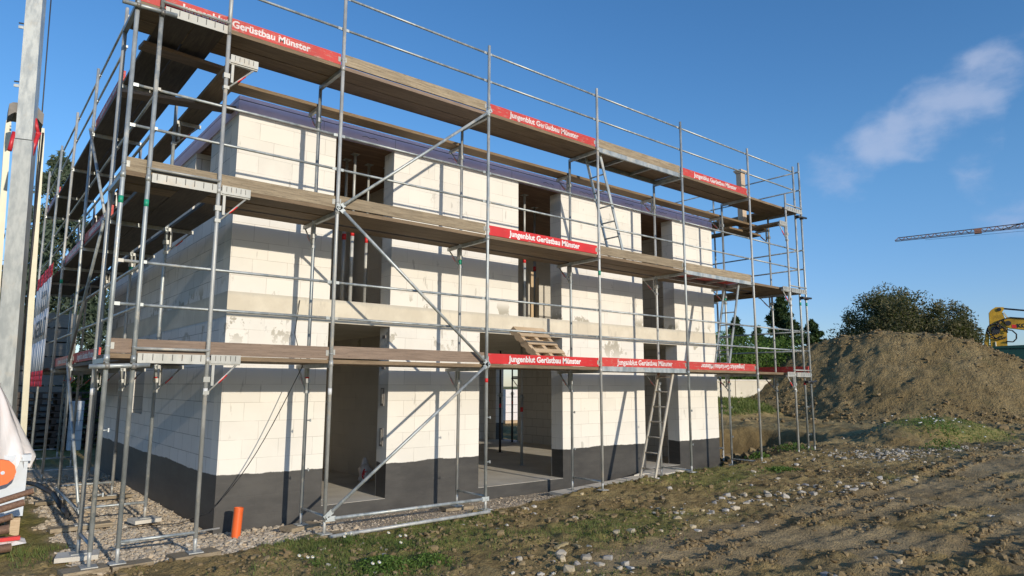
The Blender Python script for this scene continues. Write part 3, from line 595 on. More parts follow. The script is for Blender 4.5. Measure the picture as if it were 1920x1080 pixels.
XS = [-2.5, 0, 2.5, 5, 7.5, 10, 12.05]
front = thing('scaffold', (5, .3, -.2), 'long scaffold of steel poles and plank decks along the sunlit front wall', 'scaffold', 'scaffolds round the house')
tm = {(3, 0): ('red_worn', 'worn'), (3, 1): ('grey_wood', None), (3, 2): ('red_worn', 'worn'), (3, 3): ('grey_wood', None), (3, 4): ('red_worn', 'worn'),
      (2, 0): ('grey_wood', None), (2, 1): ('grey_wood', None), (2, 2): ('red', 'crisp'), (2, 3): ('grey_wood', None), (2, 4): ('grey_wood', None),
      (1, 0): ('red_wood', None), (1, 1): ('red_wood', None), (1, 2): ('red', 'crisp'), (1, 3): ('red_worn', 'worn'), (1, 4): ('red_worn', 'worn_inverted')}
FEET = [-.15, -.15, -.13, -.08, .03, .05, .17]; IFEET = [-.15, -.15, -.17, -.17, -.1, -.08, -.02]
def dmat(L, i):
    return M['deck_wood', 0] if (L, i) not in ((3, 1), (2, 1), (3, 5)) else M['red_wood' if (L, i) == (3, 1) else 'deck_wood', 0]
scaffold(front, lambda u, v, z: (u, v, z), XS, FEET, [6.05, 7.12, 7.12, 7.12, 7.12, 7.12, 7.12], 5.94, .73, lambda L, i: tm.get((L, i)), dmat,
         hatch=((3, 3), (2, 4), (1, 3)), lowinner=-.30, innerfeet=IFEET, inner0=-1.16)
# bay 0 of the front run sits one board higher on the side scaffold: nothing else to do; braces of the front
for p0, p1 in (((0, -.045, .06), (2.5, -.045, 2.0)), ((2.5, -.045, 1.98), (0, -.045, 4.0)), ((0, -.045, 3.98), (2.5, -.045, 6.0))): brace(front, p0, p1)
brace(front, (.02, -.045, .03), (2.5, -.045, .03), 'ledger')
left = thing('scaffold', (-1.9, 6, -.2), 'scaffold running back along the shaded side wall behind the cream and grey crane mast', 'scaffold', 'scaffolds round the house')
mpl = lambda u, v, z: (-2.25 + v, u, z)
YS = [0, 2.5, 5, 7.5, 10, 12.5]
ltoe = {(3, 0): None, (3, 1): ('red_worn', 'worn'), (3, 2): None, (3, 3): None, (3, 4): ('red_worn', 'worn'), (2, 1): ('red_worn', 'worn'), (2, 2): ('red', 'worn'), (2, 3): None, (2, 4): None, (1, 1): ('red_worn', 'worn'), (1, 2): ('red', 'worn'), (1, 4): ('red', None), (1, 3): None}
scaffold(left, mpl, YS, [-.15] * 6, [5.98, 7.12, 7.12, 7.12, 7.12, 7.12], 5.94, .75, lambda L, i: ltoe.get((L, i)), lambda L, i: M['dark_wood', 1], ax=1, letter='flip', frontchan=True, skiprail=((3, 0),), lowinner=-.35)
MB().tube((-1.5, 0, 5.9), (-1.5, 0, 6.62), RT, 12).build('standard_extension', M['steel2'], left)
MB().tube((-2.25, 0, 5.9), (-2.25, 0, 7.12), RT, 12).build('standard_extension', M['steel'], left)
brace(left, (-2.29, 2.5, .05), (-2.29, 5, 2.0)); brace(left, (-2.29, 5, 1.98), (-2.29, 2.5, 4.0)); brace(left, (-2.29, 2.5, 3.98), (-2.29, 5, 6.0))
brace(left, (-2.29, 2.5, .03), (-2.29, 5.0, .03), 'ledger')
for zz in (1.86, 5.90):       # short coupling tubes at the corner
    ct = MB().tube((-2.66, -.052, zz - .01), (-2.10, -.052, zz + .02), RT, 12).build('coupling_tube', M['steel'], left)
    for x in (-2.5, -2.25):
        b = MB().tube((x, 0, zz - .03), (x, 0, zz + .03), .032, 10); b.tube((x - .022, -.052, zz), (x + .022, -.052, zz), .031, 10).obox((x - .03, -.06, zz + .02), (x - .035, -.1, zz + .045), .02, .012); b.build('coupler', M['coupler'], ct)
right = thing('scaffold', (11.9, 5, 0), 'short end scaffold at the far right corner, beside the soil heap', 'scaffold', 'scaffolds round the house')
mpr_ = lambda u, v, z: (12.25 - v, u - .05, z)
rtoe = {(1, 0): ('red_worn', None), (1, 1): ('red_worn', None)}
scaffold(right, mpr_, [0, 2.5, 5, 7.5, 10], [.16, -.6, -.3, .1, .2], [7.25, 7.12, 7.12, 7.12, 7.12], 6.3, .75, lambda L, i: rtoe.get((L, i)), lambda L, i: M['deck_wood', 1], ax=1, frontchan=True, innerfeet=[.12, -.6, -.2, 0, .1], lowinner=-.42)
for zz in (1.78, 3.8, 5.82):
    b = MB().tube((12.0, -.09, zz), (12.42, -.09, zz + .02), RT, 10)
    for x in (12.05, 12.25): b.tube((x, -.04, zz - .03), (x, -.04, zz + .04), .036, 10).box(x - .03, x + .03, -.11, -.04, zz - .03, zz + .03)
    b.build('coupling_tube', M['dark_steel'], right)
# cross planks tucked under the top deck by the corner
for i, (p0, p1, lab) in enumerate((((-2.35, 2.0, 5.62), (-.9, 1.6, 5.62), 'loose plank laid across the corner under the top deck'), ((-2.3, .85, 5.86), (-1.2, .95, 5.86), 'short brown plank end poking out under the top corner deck'))):
    b = MB().obox(p0, p1, .22, .045).obox((p1[0] - .08, p1[1] - .08, p1[2] - .03), (p1[0] - .08, p1[1] + .08, p1[2] - .03), .03, .02); tag(b.build('loose_plank', M['red_wood', 0]), lab, 'plank')

# pads under the feet
def pad(x, y, z, lab, conc=False, a=0, s=(.42, .26)):
    c, q = math.cos(a), math.sin(a); mpp = lambda u, v, w_: (x + u * c - v * q, y + u * q + v * c, z + w_)
    b = MB().box(-s[0], s[0], -s[1] / 2, s[1] / 2, -.05, -.002, 0, mpp)
    for e in (-1, 1): b.box(e * (s[0] - .02) - .018, e * (s[0] - .02) + .018, -s[1] / 2 - .004, s[1] / 2 + .004, -.042, -.010, 0, mpp)
    tag(b.build('footing_pad', M['concrete'] if conc else M['grey_wood', 0]), lab, 'footing board', 'boards under the scaffold feet')
pad(-2.54, 0, -.15, 'grey board under the front corner pole nearest the camera', False, .1, (.20, .24)); pad(-2.5, .73, -.15, 'pale slab under the corner pole behind the nearest one', True, -.2, (.2, .3))
pad(-2.12, -.02, -.156, 'long grey board lying in weeds under the third corner pole', False, .05, (.19, .2)); pad(-1.5, .0, -.15, 'wet brown board under the pole left of the orange pipe', False, .1, (.24, .26))
pad(-1.5, 2.5, -.15, 'concrete slab on gravel under the first inner side pole', True, .15, (.17, .3)); pad(-1.5, 5, -.15, 'timber piece under the second inner side pole', False, 0, (.3, .16))
pad(-2.25, 2.5, -.15, 'pale plank under the outer side pole with the brace foot', False, .05, (.35, .2)); pad(-2.25, 5, -.15, 'plank under the outer side pole behind the brace', False, .0, (.3, .2))
pad(0, .73, -.15, 'weathered board under the inner pole right of the orange pipe', False, .3, (.24, .24)); pad(0, 0, -.15, 'board under the pole where the lowest brace starts', False, .0, (.26, .2))
pad(2.5, .73, -.17, 'broken board under the inner pole between the two doorways', False, -.15, (.24, .24))

# loose tubes on the ground
b = MB().tube((.0, -.17, Hs(.3, -.2) + .05), (2.45, -.17, Hs(2.3, -.2) + .05), RT, 10).tube((.25, -.17, Hs(.3, -.2) + .05), (.32, -.17, Hs(.3, -.2) + .05), RT + .006, 10); tag(b.build('loose_tube', M['steel2']), 'galvanised tube lying on the ground below the lowest brace', 'tube')
b = MB().tube((-2.15, .75, -.11), (-.95, 1.0, -.12), .012, 7).tube((-2.1, .76, -.11), (-2.0, .78, -.11), .015, 7); tag(b.build('thin_rod', M['steel2']), 'thin pale rod lying across the gravel by the corner', 'rod')
b = MB().path([(-2.62, 5.6, .08), (-2.55, 4.9, .12), (-2.4, 4.2, .05), (-2.33, 3.6, -.1), (-2.3, 3.3, -.14)], .035, 9).tube((-2.64, 5.75, .05), (-2.62, 5.6, .08), .03, 9); tag(b.build('drain_hose', M['dark_steel']), 'dark grey hose bending down beside the side scaffold', 'hose')

# ------------------------------------------------------------------ ladders
def ladder(p0a, p1a, p0b, p1b, n, mat, label, rw=.022, rd=.055):
    t = thing('ladder', tuple((Vector(p0a) + Vector(p0b)) / 2), label, 'ladder')
    for a, c in ((p0a, p1a), (p0b, p1b)): MB().obox(a, c, rd, rw, 0, up=(0, 1, 0)).build('rail', mat, t)
    for i in range(n):
        f = (i + .55) / n; q0 = Vector(p0a).lerp(Vector(p1a), f); q1 = Vector(p0b).lerp(Vector(p1b), f)
        MB().tube(q0, q1, .014, 7).build('rung', mat, t)
ladder((6.58, .15, -.03), (7.22, .15, 1.98), (6.58, .5, -.03), (7.22, .5, 1.98), 7, M['ladder_wood'], 'pale weathered ladder leading from the concrete boards to the first deck', .03, .05)
ladder((5.86, .15, 4.02), (5.2, .15, 6.0), (5.86, .5, 4.02), (5.2, .5, 6.0), 7, M['steel'], 'grey ladder between the second deck and the top deck')
ladder((9.12, .15, 2.02), (9.66, .15, 3.98), (9.12, .5, 2.02), (9.66, .5, 3.98), 7, M['steel'], 'grey ladder at the right end between first and second deck')

# ------------------------------------------------------------------ small things by the house
b = MB()
for i in range(16):
    pass
t = thing('drain_pipe', (-.76, .95, -.3), 'short orange plastic drain pipe standing in gravel by the house corner', 'pipe')
b = MB().tube((-.76, .95, -.3), (-.735, .96, .115), .057, 24, cap=False).tube((-.76, .95, -.28), (-.735, .96, .113), .052, 24, cap=False); b.build('pipe_wall', M['orange_pipe'], t)
MB().tube((-.7374, .959, .075), (-.7352, .96, .112), .0590, 24, cap=False).build('socket_ring', M['orange_pipe'], t)
pts = [Vector((-1.75, 2.2, -.2)), Vector((-1.2, 1.9, -.17)), Vector((-.98, 1.36, .02))]
c0, c1 = Vector((-.98, 1.36, .02)), Vector((-.02, .86, 1.93))
for i in range(1, 13):
    f = i / 12; p = c0.lerp(c1, f); p.z -= .22 * math.sin(math.pi * f) * (1 - .2 * f); pts.append(p)
pts += [Vector((-.02, 1.2, 2.4)), Vector((.1, 1.37, 2.9))]
tag(MB().path(pts, .006, 6).build('cable', M['black']), 'thin black cable sagging from the corner ground up to the first deck', 'cable')
# pallet leaning on first deck
t = thing('pallet', (3.9, .55, 2.02), 'sun bleached wooden pallet leaning on the first deck above the red board', 'pallet')
P0 = Vector((3.88, .28, 2.03)); ax_ = Vector((.68, 0, 0)); up_ = Vector((-.36, .42, .62)).normalized() * .80; nn = ax_.cross(up_).normalized()
def slat(f0, f1, g0, g1, d0, d1, nm, par):
    q = lambda f, g, d: P0 + ax_ * f + up_ * g + nn * d
    MB().quadbox([q(f0, g0, d0), q(f1, g0, d0), q(f1, g1, d0), q(f0, g1, d0), q(f0, g0, d1), q(f1, g0, d1), q(f1, g1, d1), q(f0, g1, d1)]).build(nm, M['pallet_wood'], par)
for f in (0, .445, .89): slat(f, f + .11, 0, 1, -.05, .05, 'stringer', t)
for g in (0.02, .27, .5, .73, .89): slat(0, 1, g, g + (.11 if g != .73 else .09), .052, .072, 'top_slat', t)
for g in (0.0, .18, .36, .54, .72, .88): slat(0, 1, g, g + .10, -.072, -.052, 'bottom_slat', t)
# concrete walkway boards
t = thing('walkway_slab', (6.6, .8, -.12), 'row of pale concrete boards leading to the right doorway', 'walkway')
cor = [(4.6, .52), (5.5, .55), (6.4, .62), (7.3, .72), (8.25, .82)]
for i in range(4):
    (xa, ya), (xb, yb) = cor[i], cor[i + 1]; za = -.17 + .025 * i; b = MB().quadbox([(xa, ya, za - .05), (xb - .02, yb, za - .05), (xb - .02, yb + .38, za - .05), (xa, ya + .38, za - .05), (xa, ya, za), (xb - .02, yb, za + .02), (xb - .02, yb + .38, za + .02), (xa, ya + .38, za)]); b.build('slab', M['concrete'], t)
b = MB().quadbox([(7.0, 1.02, -.15), (8.7, 1.02, -.15), (8.75, 1.385, -.15), (7.8, 1.385, -.15), (7.0, 1.02, -.085), (8.7, 1.02, -.085), (8.75, 1.385, -.085), (7.8, 1.385, -.085)]); b.build('slab', M['concrete'], t)
# bag in the left room
t = thing('plastic_bag', (2.15, 3.0, FL), 'crumpled white and red bag standing on the floor inside the left doorway', 'bag')
MB().lump((2.2, 3.2, .08), .13, .1, .17, 0, 5, .3, 2).lump((2.17, 3.2, .24), .06, .05, .12, 0, 6, .35, 2).build('bag_body', M['film'], t); MB().lump((2.15, 3.115, .09), .055, .02, .10, 0, 8, .2, 2).build('red_print', M['sticker_red'], t)
# box post at right
t = thing('box_post', (11.42, 1.06, 5.54), 'pale timber box post with a cap above the top deck at right', 'post')
MB().box(11.32, 11.50, .99, 1.13, 5.54, 7.1).build('shaft', M['post_wood'], t); MB().box(11.27, 11.55, .95, 1.17, 7.10, 7.14).box(11.295, 11.525, .97, 1.15, 7.06, 7.10).build('cap', M['post_wood'], t)
MB().box(10.6, 12.0, .92, 1.2, 5.49, 5.536).build('support_board', M['deck_wood', 0], t)
# banner
t = thing('banner', (-2.33, 10, 1.65), 'white advertising banner with red bars tied to the side scaffold', 'banner')
NB = 14
def bs(u0, u1, z0, z1, x, nm, mat, par):
    b = MB(); N_ = 12
    for i in range(N_):
        for j in range(3):
            ua, ub = u0 + (u1 - u0) * i / N_, u0 + (u1 - u0) * (i + 1) / N_; za, zb = z0 + (z1 - z0) * j / 3, z0 + (z1 - z0) * (j + 1) / 3
            wv = lambda u: x - .012 * math.sin(u * 7)
            o = len(b.v); b.v += [(wv(ua), ua, za), (wv(ub), ub, za), (wv(ub), ub, zb), (wv(ua), ua, zb)]; b.f.append((o, o + 1, o + 2, o + 3)); b.mi.append(0); b.sm.append(True)
    o_ = b.build(nm, mat, par); sol = o_.modifiers.new('thickness', 'SOLIDIFY'); sol.thickness = .003; return o_
cloth = bs(8.5, 11.75, 1.95, 3.90, -2.32, 'cloth', M['banner_white'], t)
bs(8.5, 11.75, 3.90, 4.18, -2.32, 'top_bar', M['banner_red'], t); lb = bs(8.5, 11.75, 1.62, 1.95, -2.32, 'bottom_bar', M['banner_red'], t)
lettering('JUNGENBLUT', .52, .012, (-2.345, 10.0, 2.85), (0, -1, 0), (0, 0, 1), M['black'], cloth, .88)
lettering('Gerüstbau', .24, .004, (-2.345, 9.6, 3.62), (0, -1, 0), (0, 0, 1), M['black'], cloth); lettering('Münster', .24, .004, (-2.345, 9.6, 3.3), (0, -1, 0), (0, 0, 1), M['black'], cloth)

# ------------------------------------------------------------------ crane mast at left
t = thing('crane_mast', (-2.98, 6.2, -.25), 'tall weathered galvanised crane mast rising beside the side scaffold', 'crane')
ca, sa = math.cos(R(-17)), math.sin(R(-17)); mpm = lambda x, y, z: (-3.10 + x * ca - y * sa, 6.3 + x * sa + y * ca, z)
mpm2 = lambda x, y, z: (-2.96 - .0246 * z + x * ca - y * sa, 6.3 + x * sa + y * ca, z)
MB().box(-.125, .125, -.125, .125, 5.97, 13, 0, mpm2).build('upper_mast', M['mast'], t)
b = MB().box(-.14, .14, -.14, .14, -.25, 5.95, 0, mpm2); b.box(-.45, .45, -.45, .45, -.25, -.1, 0, mpm2); b.build('lower_mast', M['mast'], t)
b = MB()
for zz in (8.0, 6.9, 2.0, 1.2): b.box(-.20, -.125, -.15, -.13, zz, zz + .05, 0, mpm2).box(-.20, -.125, -.15, -.13, zz + .09, zz + .11, 1, mpm2)
b.build('bracket', [M['mast'], M['dark_steel']], t)
MB().tube((-2.78, 6.75, 2.0), (-3.02, 6.75, 13), .012, 6).tube((-2.80, 6.66, 2.0), (-2.84, 6.66, 6.3), .018, 6).build('hoist_rope', M['dark_steel'], t)
for x, y in ((-3.34, 7.7), (-2.80, 7.75)):
    lg = lambda X_, Y_, Z_, x=x: (X_ + (6.7 - Z_) * .035, Y_, Z_)
    b = MB().box(x - .05, x + .05, y - .07, y + .07, -.2, 6.45, 0, lg).quadbox([(x - .05 + .009, y - .07, 6.45), (x + .05 + .009, y - .07, 6.45), (x + .05 + .009, y + .07, 6.45), (x - .05 + .009, y + .07, 6.45), (x - .04, y - .05, 6.72), (x + .04, y - .05, 6.72), (x + .04, y + .05, 6.72), (x - .04, y + .05, 6.72)]); b.build('cream_leg', M['cream'], t)
MB().tube((-2.93, 6.3, 6.15), (-3.0, 6.25, 5.72), .035, 8).tube((-2.93, 6.3, 6.15), (-3.0, 6.3, 6.42), .03, 8).lump((-2.93, 6.3, 6.15), .05, .05, .05, 0, 3, .1, 1).build('red_strut', M['red_steel'], t); MB().tube((-3.28, 6.25, 6.08), (-3.32, 6.2, 5.72), .035, 8).build('red_strut', M['red_steel'], t)
b = MB()
for i in range(10):
    a0, a1 = -1 + .2 * i, -1 + .2 * (i + 1)
    for yy in (7.4, 7.9): pass
    f = lambda a: 6.74 - .13 * a * a + .03 * math.sin(a * 5)
    b.quadbox([(-3.13 + .26 * a0, 6.42, f(a0) - .18 - .05 * a0 * a0), (-3.13 + .26 * a1, 6.42, f(a1) - .18 - .05 * a1 * a1 + .02 * (i % 2)), (-3.13 + .26 * a1, 6.95, f(a1) - .2), (-3.13 + .26 * a0, 6.95, f(a0) - .2), (-3.13 + .26 * a0, 6.42, f(a0)), (-3.13 + .26 * a1, 6.42, f(a1)), (-3.13 + .26 * a1, 6.95, f(a1)), (-3.13 + .26 * a0, 6.95, f(a0))])
b.build('tarpaulin_cover', M['grey_cloth'], t)

# ------------------------------------------------------------------ film covered stack, logs (bottom left)
t = thing('covered_stack', (-3.3, 2.9, -.2), 'pallet of goods under a white plastic sheet at the left edge', 'covered pallet')
V = []; F = []; A = 90; Bn = 26
for j in range(Bn):
    f = j / (Bn - 1)
    for i in range(A):
        th = 2 * math.pi * i / A; rr = .10 + .42 * f ** .9; rr *= 1 + .11 * math.sin(th * 5 + f * 3) * f + .07 * math.sin(th * 11 + 1 + 4 * f) * f + .03 * math.sin(th * 17 + 9 * f)
        sq = 1 / max(abs(math.cos(th)), abs(math.sin(th))) ** .6
        V.append((-3.36 + rr * sq * math.cos(th), 3.05 + rr * 1.1 * sq * math.sin(th), 1.69 - .95 * f + .03 * math.sin(th * 7) * f - (.15 * f if j == Bn - 1 and i % 3 else 0)))
for j in range(Bn - 1):
    for i in range(A): F.append((j * A + i, j * A + (i + 1) % A, (j + 1) * A + (i + 1) % A, (j + 1) * A + i))
V.append((-3.36, 3.05, 1.72)); 
for i in range(A): F.append((A * Bn, i, (i + 1) % A, A * Bn))
F4 = [f for f in F if f[0] != A * Bn]; sheet = fast('plastic_sheet', V, F4, M['film'], t, smooth=True)
MB().lump((-3.36, 3.05, 1.66), .13, .13, .05, 0, 3, .1, 2).build('sheet_top', M['film'], t)
MB().box(-3.75, -2.88, 2.6, 3.5, .02, .70).box(-3.78, -2.85, 2.57, 3.53, .70, .78).build('crate', M['white_block'], t)
b = MB()
for x in (-3.7, -3.3, -2.95): b.box(x - .05, x + .05, 2.6, 3.5, -.22, .0)
b.build('pallet_base', M['pallet_wood'], t)
b = MB()
for (x, z, s) in ((-2.90, 1.12, .05),): b.lump((x - .02, 2.62 - (.0), z), s, .02, s * .7, 0, 4, .1, 1)

t = thing('orange_reel', (-3.15, 2.35, .45), 'round bright orange cover below the white sheet', 'cover')
MB().tube((-3.17, 2.28, .60), (-3.17, 2.42, .60), .155, 12).build('disc', M['orange'], t); MB().tube((-3.15, 2.27, .60), (-3.15, 2.28, .60), .022, 10).build('hub', M['white_block'], t)
logs = [(-2.86, .42, 1.8, 'topmost'), (-2.95, .30, 1.75, 'second'), (-3.05, .16, 1.7, 'third'), (-3.08, .06, 1.5, 'fourth'), (-3.07, -.10, 1.25, 'lowest'), (-3.10, .24, 1.9, 'rearmost')]
for i, (x, z, y, lab) in enumerate(logs):
    t = thing('log', (x, y, z), '%s brown log in the pile at the left edge, pale cut end showing' % lab, 'log', 'logs piled at the left edge')
    d = Vector((-1.0, (.1, -.15, .3, .05, -.2, .2)[i], (-.30, -.24, -.34, -.12, .0, -.18)[i])).normalized() * 1.3; p = Vector((x, y, z)); r = (.034, .04, .036, .05, .045, .03)[i]
    MB().tube(p, p + d, r, 14, cap=False).build('bark', M['log'], t); dn = d.normalized()
    MB().tube(p - dn * .003, p + dn * .02, r * .96, 14).build('cut_end', M['log_end'], t)
t = thing('cement_bag', (-3.0, 1.9, -.2), 'flat white and red sack lying beside the logs', 'sack')
MB().lump((-3.02, 2.0, -.17), .20, .17, .05, 0, 11, .3, 1).build('sack', M['film'], t); MB().box(-3.14, -2.94, 1.86, 1.94, -.14, -.10).build('red_print', M['sticker_red'], t)

# ------------------------------------------------------------------ stacks behind, left
ORD = ['lowest', 'second', 'third', 'fourth', 'fifth', 'sixth', 'seventh', 'eighth', 'ninth', 'tenth']
for i in range(9):
    z = -.2 + .185 * i; dx = random.uniform(-.06, .06)
    t = thing('dark_pallet', (-1.0 + dx, 15.9, z), 'dark timber pallet, %s from the ground in the tall stack behind the side scaffold' % ORD[i], 'pallet', 'dark pallets stacked behind the side scaffold')
    MB().box(-2.35 + dx, .25 + dx, 15.5, 16.6, z + .12, z + .165).build('deck', M['panel_dark'], t)
    b = MB()
    for x in np.linspace(-2.3, .1, 6): b.box(x + dx, x + dx + .12, 15.5, 16.6, z, z + .12)
    b.build('bearers', M['panel_dark'], t)
k_ = 0
for (x0, x1, yy, zb, nn_, mat, nm) in ((-2.1, -.7, 17.8, -.2, 9, 'crate', 'grey'), (-3.35, -2.3, 19.0, -.2, 10, 'straw_box', 'straw coloured')):
    for i in range(nn_):
        z = zb + .46 * i
        b = MB().box(x0 + random.uniform(-.02, .02), x1, yy, yy + .9, z, z + .42)
        for q in (.15, .5, .85): xx = x0 + (x1 - x0) * q; b.box(xx - .05, xx + .05, yy - .02, yy + .92, z + .42, z + .46)
        tag(b.build('timber_crate', M[mat]), '%s timber bundle, %s from the ground in its stack behind the banner' % (nm, ORD[i]), 'timber bundle', 'timber bundles stacked behind the banner')
b = MB()
for i in range(5):
    b.box(-.98, -.66, 15.15, 15.45, -.2 + .28 * i, .07 + .28 * i)
tag(b.build('block_pack', M['white_block']), 'small bluish white stack of blocks before the dark pallets', 'block pack')

# white block pallets seen through the house
for i, (x, y) in enumerate(((13.6, 12.7), (15.0, 13.3))):
    t = thing('block_pallet', (x, y, 0), ('film wrapped pallet of white blocks seen through the house', 'second wrapped pallet of white blocks beyond the rear doorway')[i], 'pallet', 'wrapped block pallets behind the house')
    z0 = Hs(x, y)
    b = MB()
    for a in range(3):
        for c in range(4): b.box(x - .5 + a * .34, x - .5 + a * .34 + .325, y, y + .9, z0 + .14 + c * .3, z0 + .14 + c * .3 + .285)
    b.build('blocks', M['film'], t); MB().box(x - .55, x + .55, y - .05, y + .95, z0 + .02, z0 + .13).build('base', M['pallet_wood'], t)

# ------------------------------------------------------------------ vegetation
def leaves(C, s, asp=1.6, droop=0., rg=rng):
    n = len(C); a = rg.normal(size=(n, 3)); a[:, 2] = a[:, 2] * (1 - droop) - droop * 1.4; a /= np.linalg.norm(a, axis=1, keepdims=True)
    b = rg.normal(size=(n, 3)); b -= (b * a).sum(1, keepdims=True) * a; b /= np.linalg.norm(b, axis=1, keepdims=True)
    s = np.asarray(s).reshape(-1, 1) * rg.uniform(.6, 1.3, (n, 1)); a = a * s * asp; b = b * s
    V = np.stack([C - a, C + b * .5, C + a, C - b * .5], 1).reshape(-1, 3); F = np.arange(n * 4).reshape(n, 4); return V, F
def clump_points(n, c, r, ncl, cl_r, seed, top_bias=0., shell=.45):
    rg = np.random.default_rng(seed); d = rg.normal(size=(ncl, 3)); d /= np.linalg.norm(d, axis=1, keepdims=True)
    d[:, 2] = np.abs(d[:, 2]) * (1 if top_bias else 1) * np.where(rg.random(ncl) < .25, -.4, 1)
    cc = np.array(c) + d * np.array(r) * rg.uniform(shell, 1.0, (ncl, 1)); ii = rg.integers(0, ncl, n)
    p = rg.normal(size=(n, 3)); p /= np.linalg.norm(p, axis=1, keepdims=True); p *= rg.random((n, 1)) ** .45; return cc[ii] + p * cl_r * rg.uniform(.5, 1.2, (ncl, 1))[ii], cc
def tree_bush(x, y, h, rx, ry, n, ncl, clr, ls, mat, label, cat, name, seed, group=None, zc=None, trunk=.18):
    z0 = Hs(x, y); t = thing(name, (x, y, z0), label, cat, group); zc = zc if zc is not None else z0 + h * .55
    C, cc = clump_points(n, (x, y, zc), (rx, ry, z0 + h - zc - clr * .3), ncl, clr, seed)
    C = C[C[:, 2] > z0 + .1]
    V, F = leaves(C, ls, 1.3, .1, np.random.default_rng(seed + 1)); fast('crown', V, F, mat, t)
    b = MB().tube((x, y, z0 - .1), (x, y, zc), trunk, 10, 0, trunk * .5)
    for q in cc[::max(1, len(cc) // 26)]:
        b.tube((x, y, z0 + (zc - z0) * random.uniform(.4, 1)), tuple(q), trunk * .28, 6, 0, trunk * .06)
    b.build('trunk', M['bark'], t)
tree_bush(41.2, 8.6, 7.4, 4.7, 4.0, 90000, 420, .78, .07, M['bush'], 'broad olive green bushy tree behind the soil heap', 'tree', 'broad_bush_tree', 21, None, 3.4, .25)
# conifers at right
def conifer(x, y, h, r, n, mat, label, seed, group=None, ls=.12, droop=.5, z0=None, cols=None):
    z0 = Hs(x, y) if z0 is None else z0; t = thing('conifer_tree', (x, y, z0), label, 'tree', group); rg = np.random.default_rng(seed)
    nb = 90; P = []; b = MB().tube((x, y, z0 - .1), (x, y, z0 + h * .95), .05 * r + .05, 9, 0, .02)
    for i in range(nb):
        f = rg.random() ** .8; z = z0 + .1 * h + f * h * .9; L = r * (1 - f) ** .75 * rg.uniform(.65, 1.1) + .08; a = rg.random() * 6.283
        m_ = int(n / nb * (.3 + 1.4 * (1 - f))); q = rg.random(m_) ** .6
        px = x + math.cos(a) * L * q + rg.normal(size=m_) * .16 * L * .6; py = y + math.sin(a) * L * q + rg.normal(size=m_) * .16 * L * .6
        pz = z + (.25 - droop) * L * q ** 1.6 * .8 - droop * rg.random(m_) * .45 * L + rg.normal(size=m_) * .06
        P.append(np.stack([px, py, pz], 1))
        if i % 3 == 0: b.tube((x, y, z), (x + math.cos(a) * L * .85, y + math.sin(a) * L * .85, z + (.25 - droop) * L * .7), .03, 5, 0, .008)
    C = np.concatenate(P); C = C[C[:, 2] > z0]; V, F = leaves(C, ls, 1.9, droop * .8, rg); fast('crown', V, F, mat, t); b.build('trunk', M['bark'], t)
conifer(-1.3, 21.8, 10.6, 3.4, 26000, M['cedar'], 'big blue green cedar with drooping branches behind the side scaffold', 31, None, .075, .75)
conifer(1.9, 23.5, 8.8, 3.2, 14000, M['cedar'], 'second cedar standing further right behind the shaded side wall', 32, None, .08, .75)
conifer(-5.0, 26, 8, 2.6, 7000, M['cedar'], 'smaller cedar at the left edge behind the crane mast', 36, None, .09, .7)
conifer(35.6, 13.5, 6.1, 2.1, 16000, M['conifer'], 'tallest dark conifer between the scaffold and the soil heap', 33, None, .10, .1)
conifer(37.5, 12.6, 4.6, 2.0, 14000, M['conifer'], 'dark conifer right of the tallest one, by the soil heap', 37, None, .10, .1)
conifer(31.6, 14.2, 4.6, 1.3, 8000, M['conifer'], 'small pointed conifer just right of the house corner', 34, None, .09, .1)
conifer(33.3, 13.8, 4.1, 1.2, 8000, M['conifer'], 'small pointed conifer left of the tallest conifer', 35, None, .09, .1)
# hedge
t = thing('hedge', (25.5, 12.6, 1), 'sunlit green hedge above the low pale wall', 'hedge')
rg = np.random.default_rng(5); n = 30000; u = rg.random(n); hx = 20.5 + u * 10.5; hy = 14.6 - u * 3.9 + rg.normal(size=n) * .0
dd = rg.uniform(-1, 1, (n, 2)); hz = 1.0 + 3.2 * (.5 + .5 * dd[:, 1]) + .35 * fbm(hx * 1.3, hx * 0, 3) * 1.5; hx += .55 * dd[:, 0] * .45; hy += .9 * dd[:, 0] + .2 * rg.normal(size=n)
V, F = leaves(np.stack([hx, hy, hz], 1), .06, 1.4, 0, rg); fast('leaf_mass', V, F, M['hedge'], t)
b = MB()
for i in range(24): uu = i / 24; b.tube((20.6 + uu * 10.3, 14.5 - uu * 3.8, .6), (20.6 + uu * 10.3, 14.5 - uu * 3.8, 3.2), .05, 6, 0, .02)
b.build('stems', M['bark'], t)
t = thing('garden_wall', (24, 11.6, 1), 'low pale concrete wall under the hedge beyond the pit', 'wall')
b = MB(); 
for i in range(5):
    xa = 18.5 + i * 2; ya = 14.3 - i * .80; b.quadbox([(xa, ya, .4), (xa + 1.97, ya - .78, .4), (xa + 2.05, ya - .63, .4), (xa + .08, ya + .15, .4), (xa, ya, 1.95), (xa + 1.97, ya - .78, 1.95), (xa + 2.05, ya - .63, 1.95), (xa + .08, ya + .15, 1.95)])
b.build('wall_panels', M['beam'], t)
b = MB()
for i in range(5): xa = 18.5 + i * 2; ya = 14.3 - i * .80; b.quadbox([(xa - .02, ya - .03, 1.95), (xa + 1.97, ya - .81, 1.95), (xa + 2.07, ya - .60, 1.95), (xa + .08, ya + .18, 1.95), (xa - .02, ya - .03, 2.02), (xa + 1.97, ya - .81, 2.02), (xa + 2.07, ya - .60, 2.02), (xa + .08, ya + .18, 2.02)])
b.build('coping', M['concrete'], t)
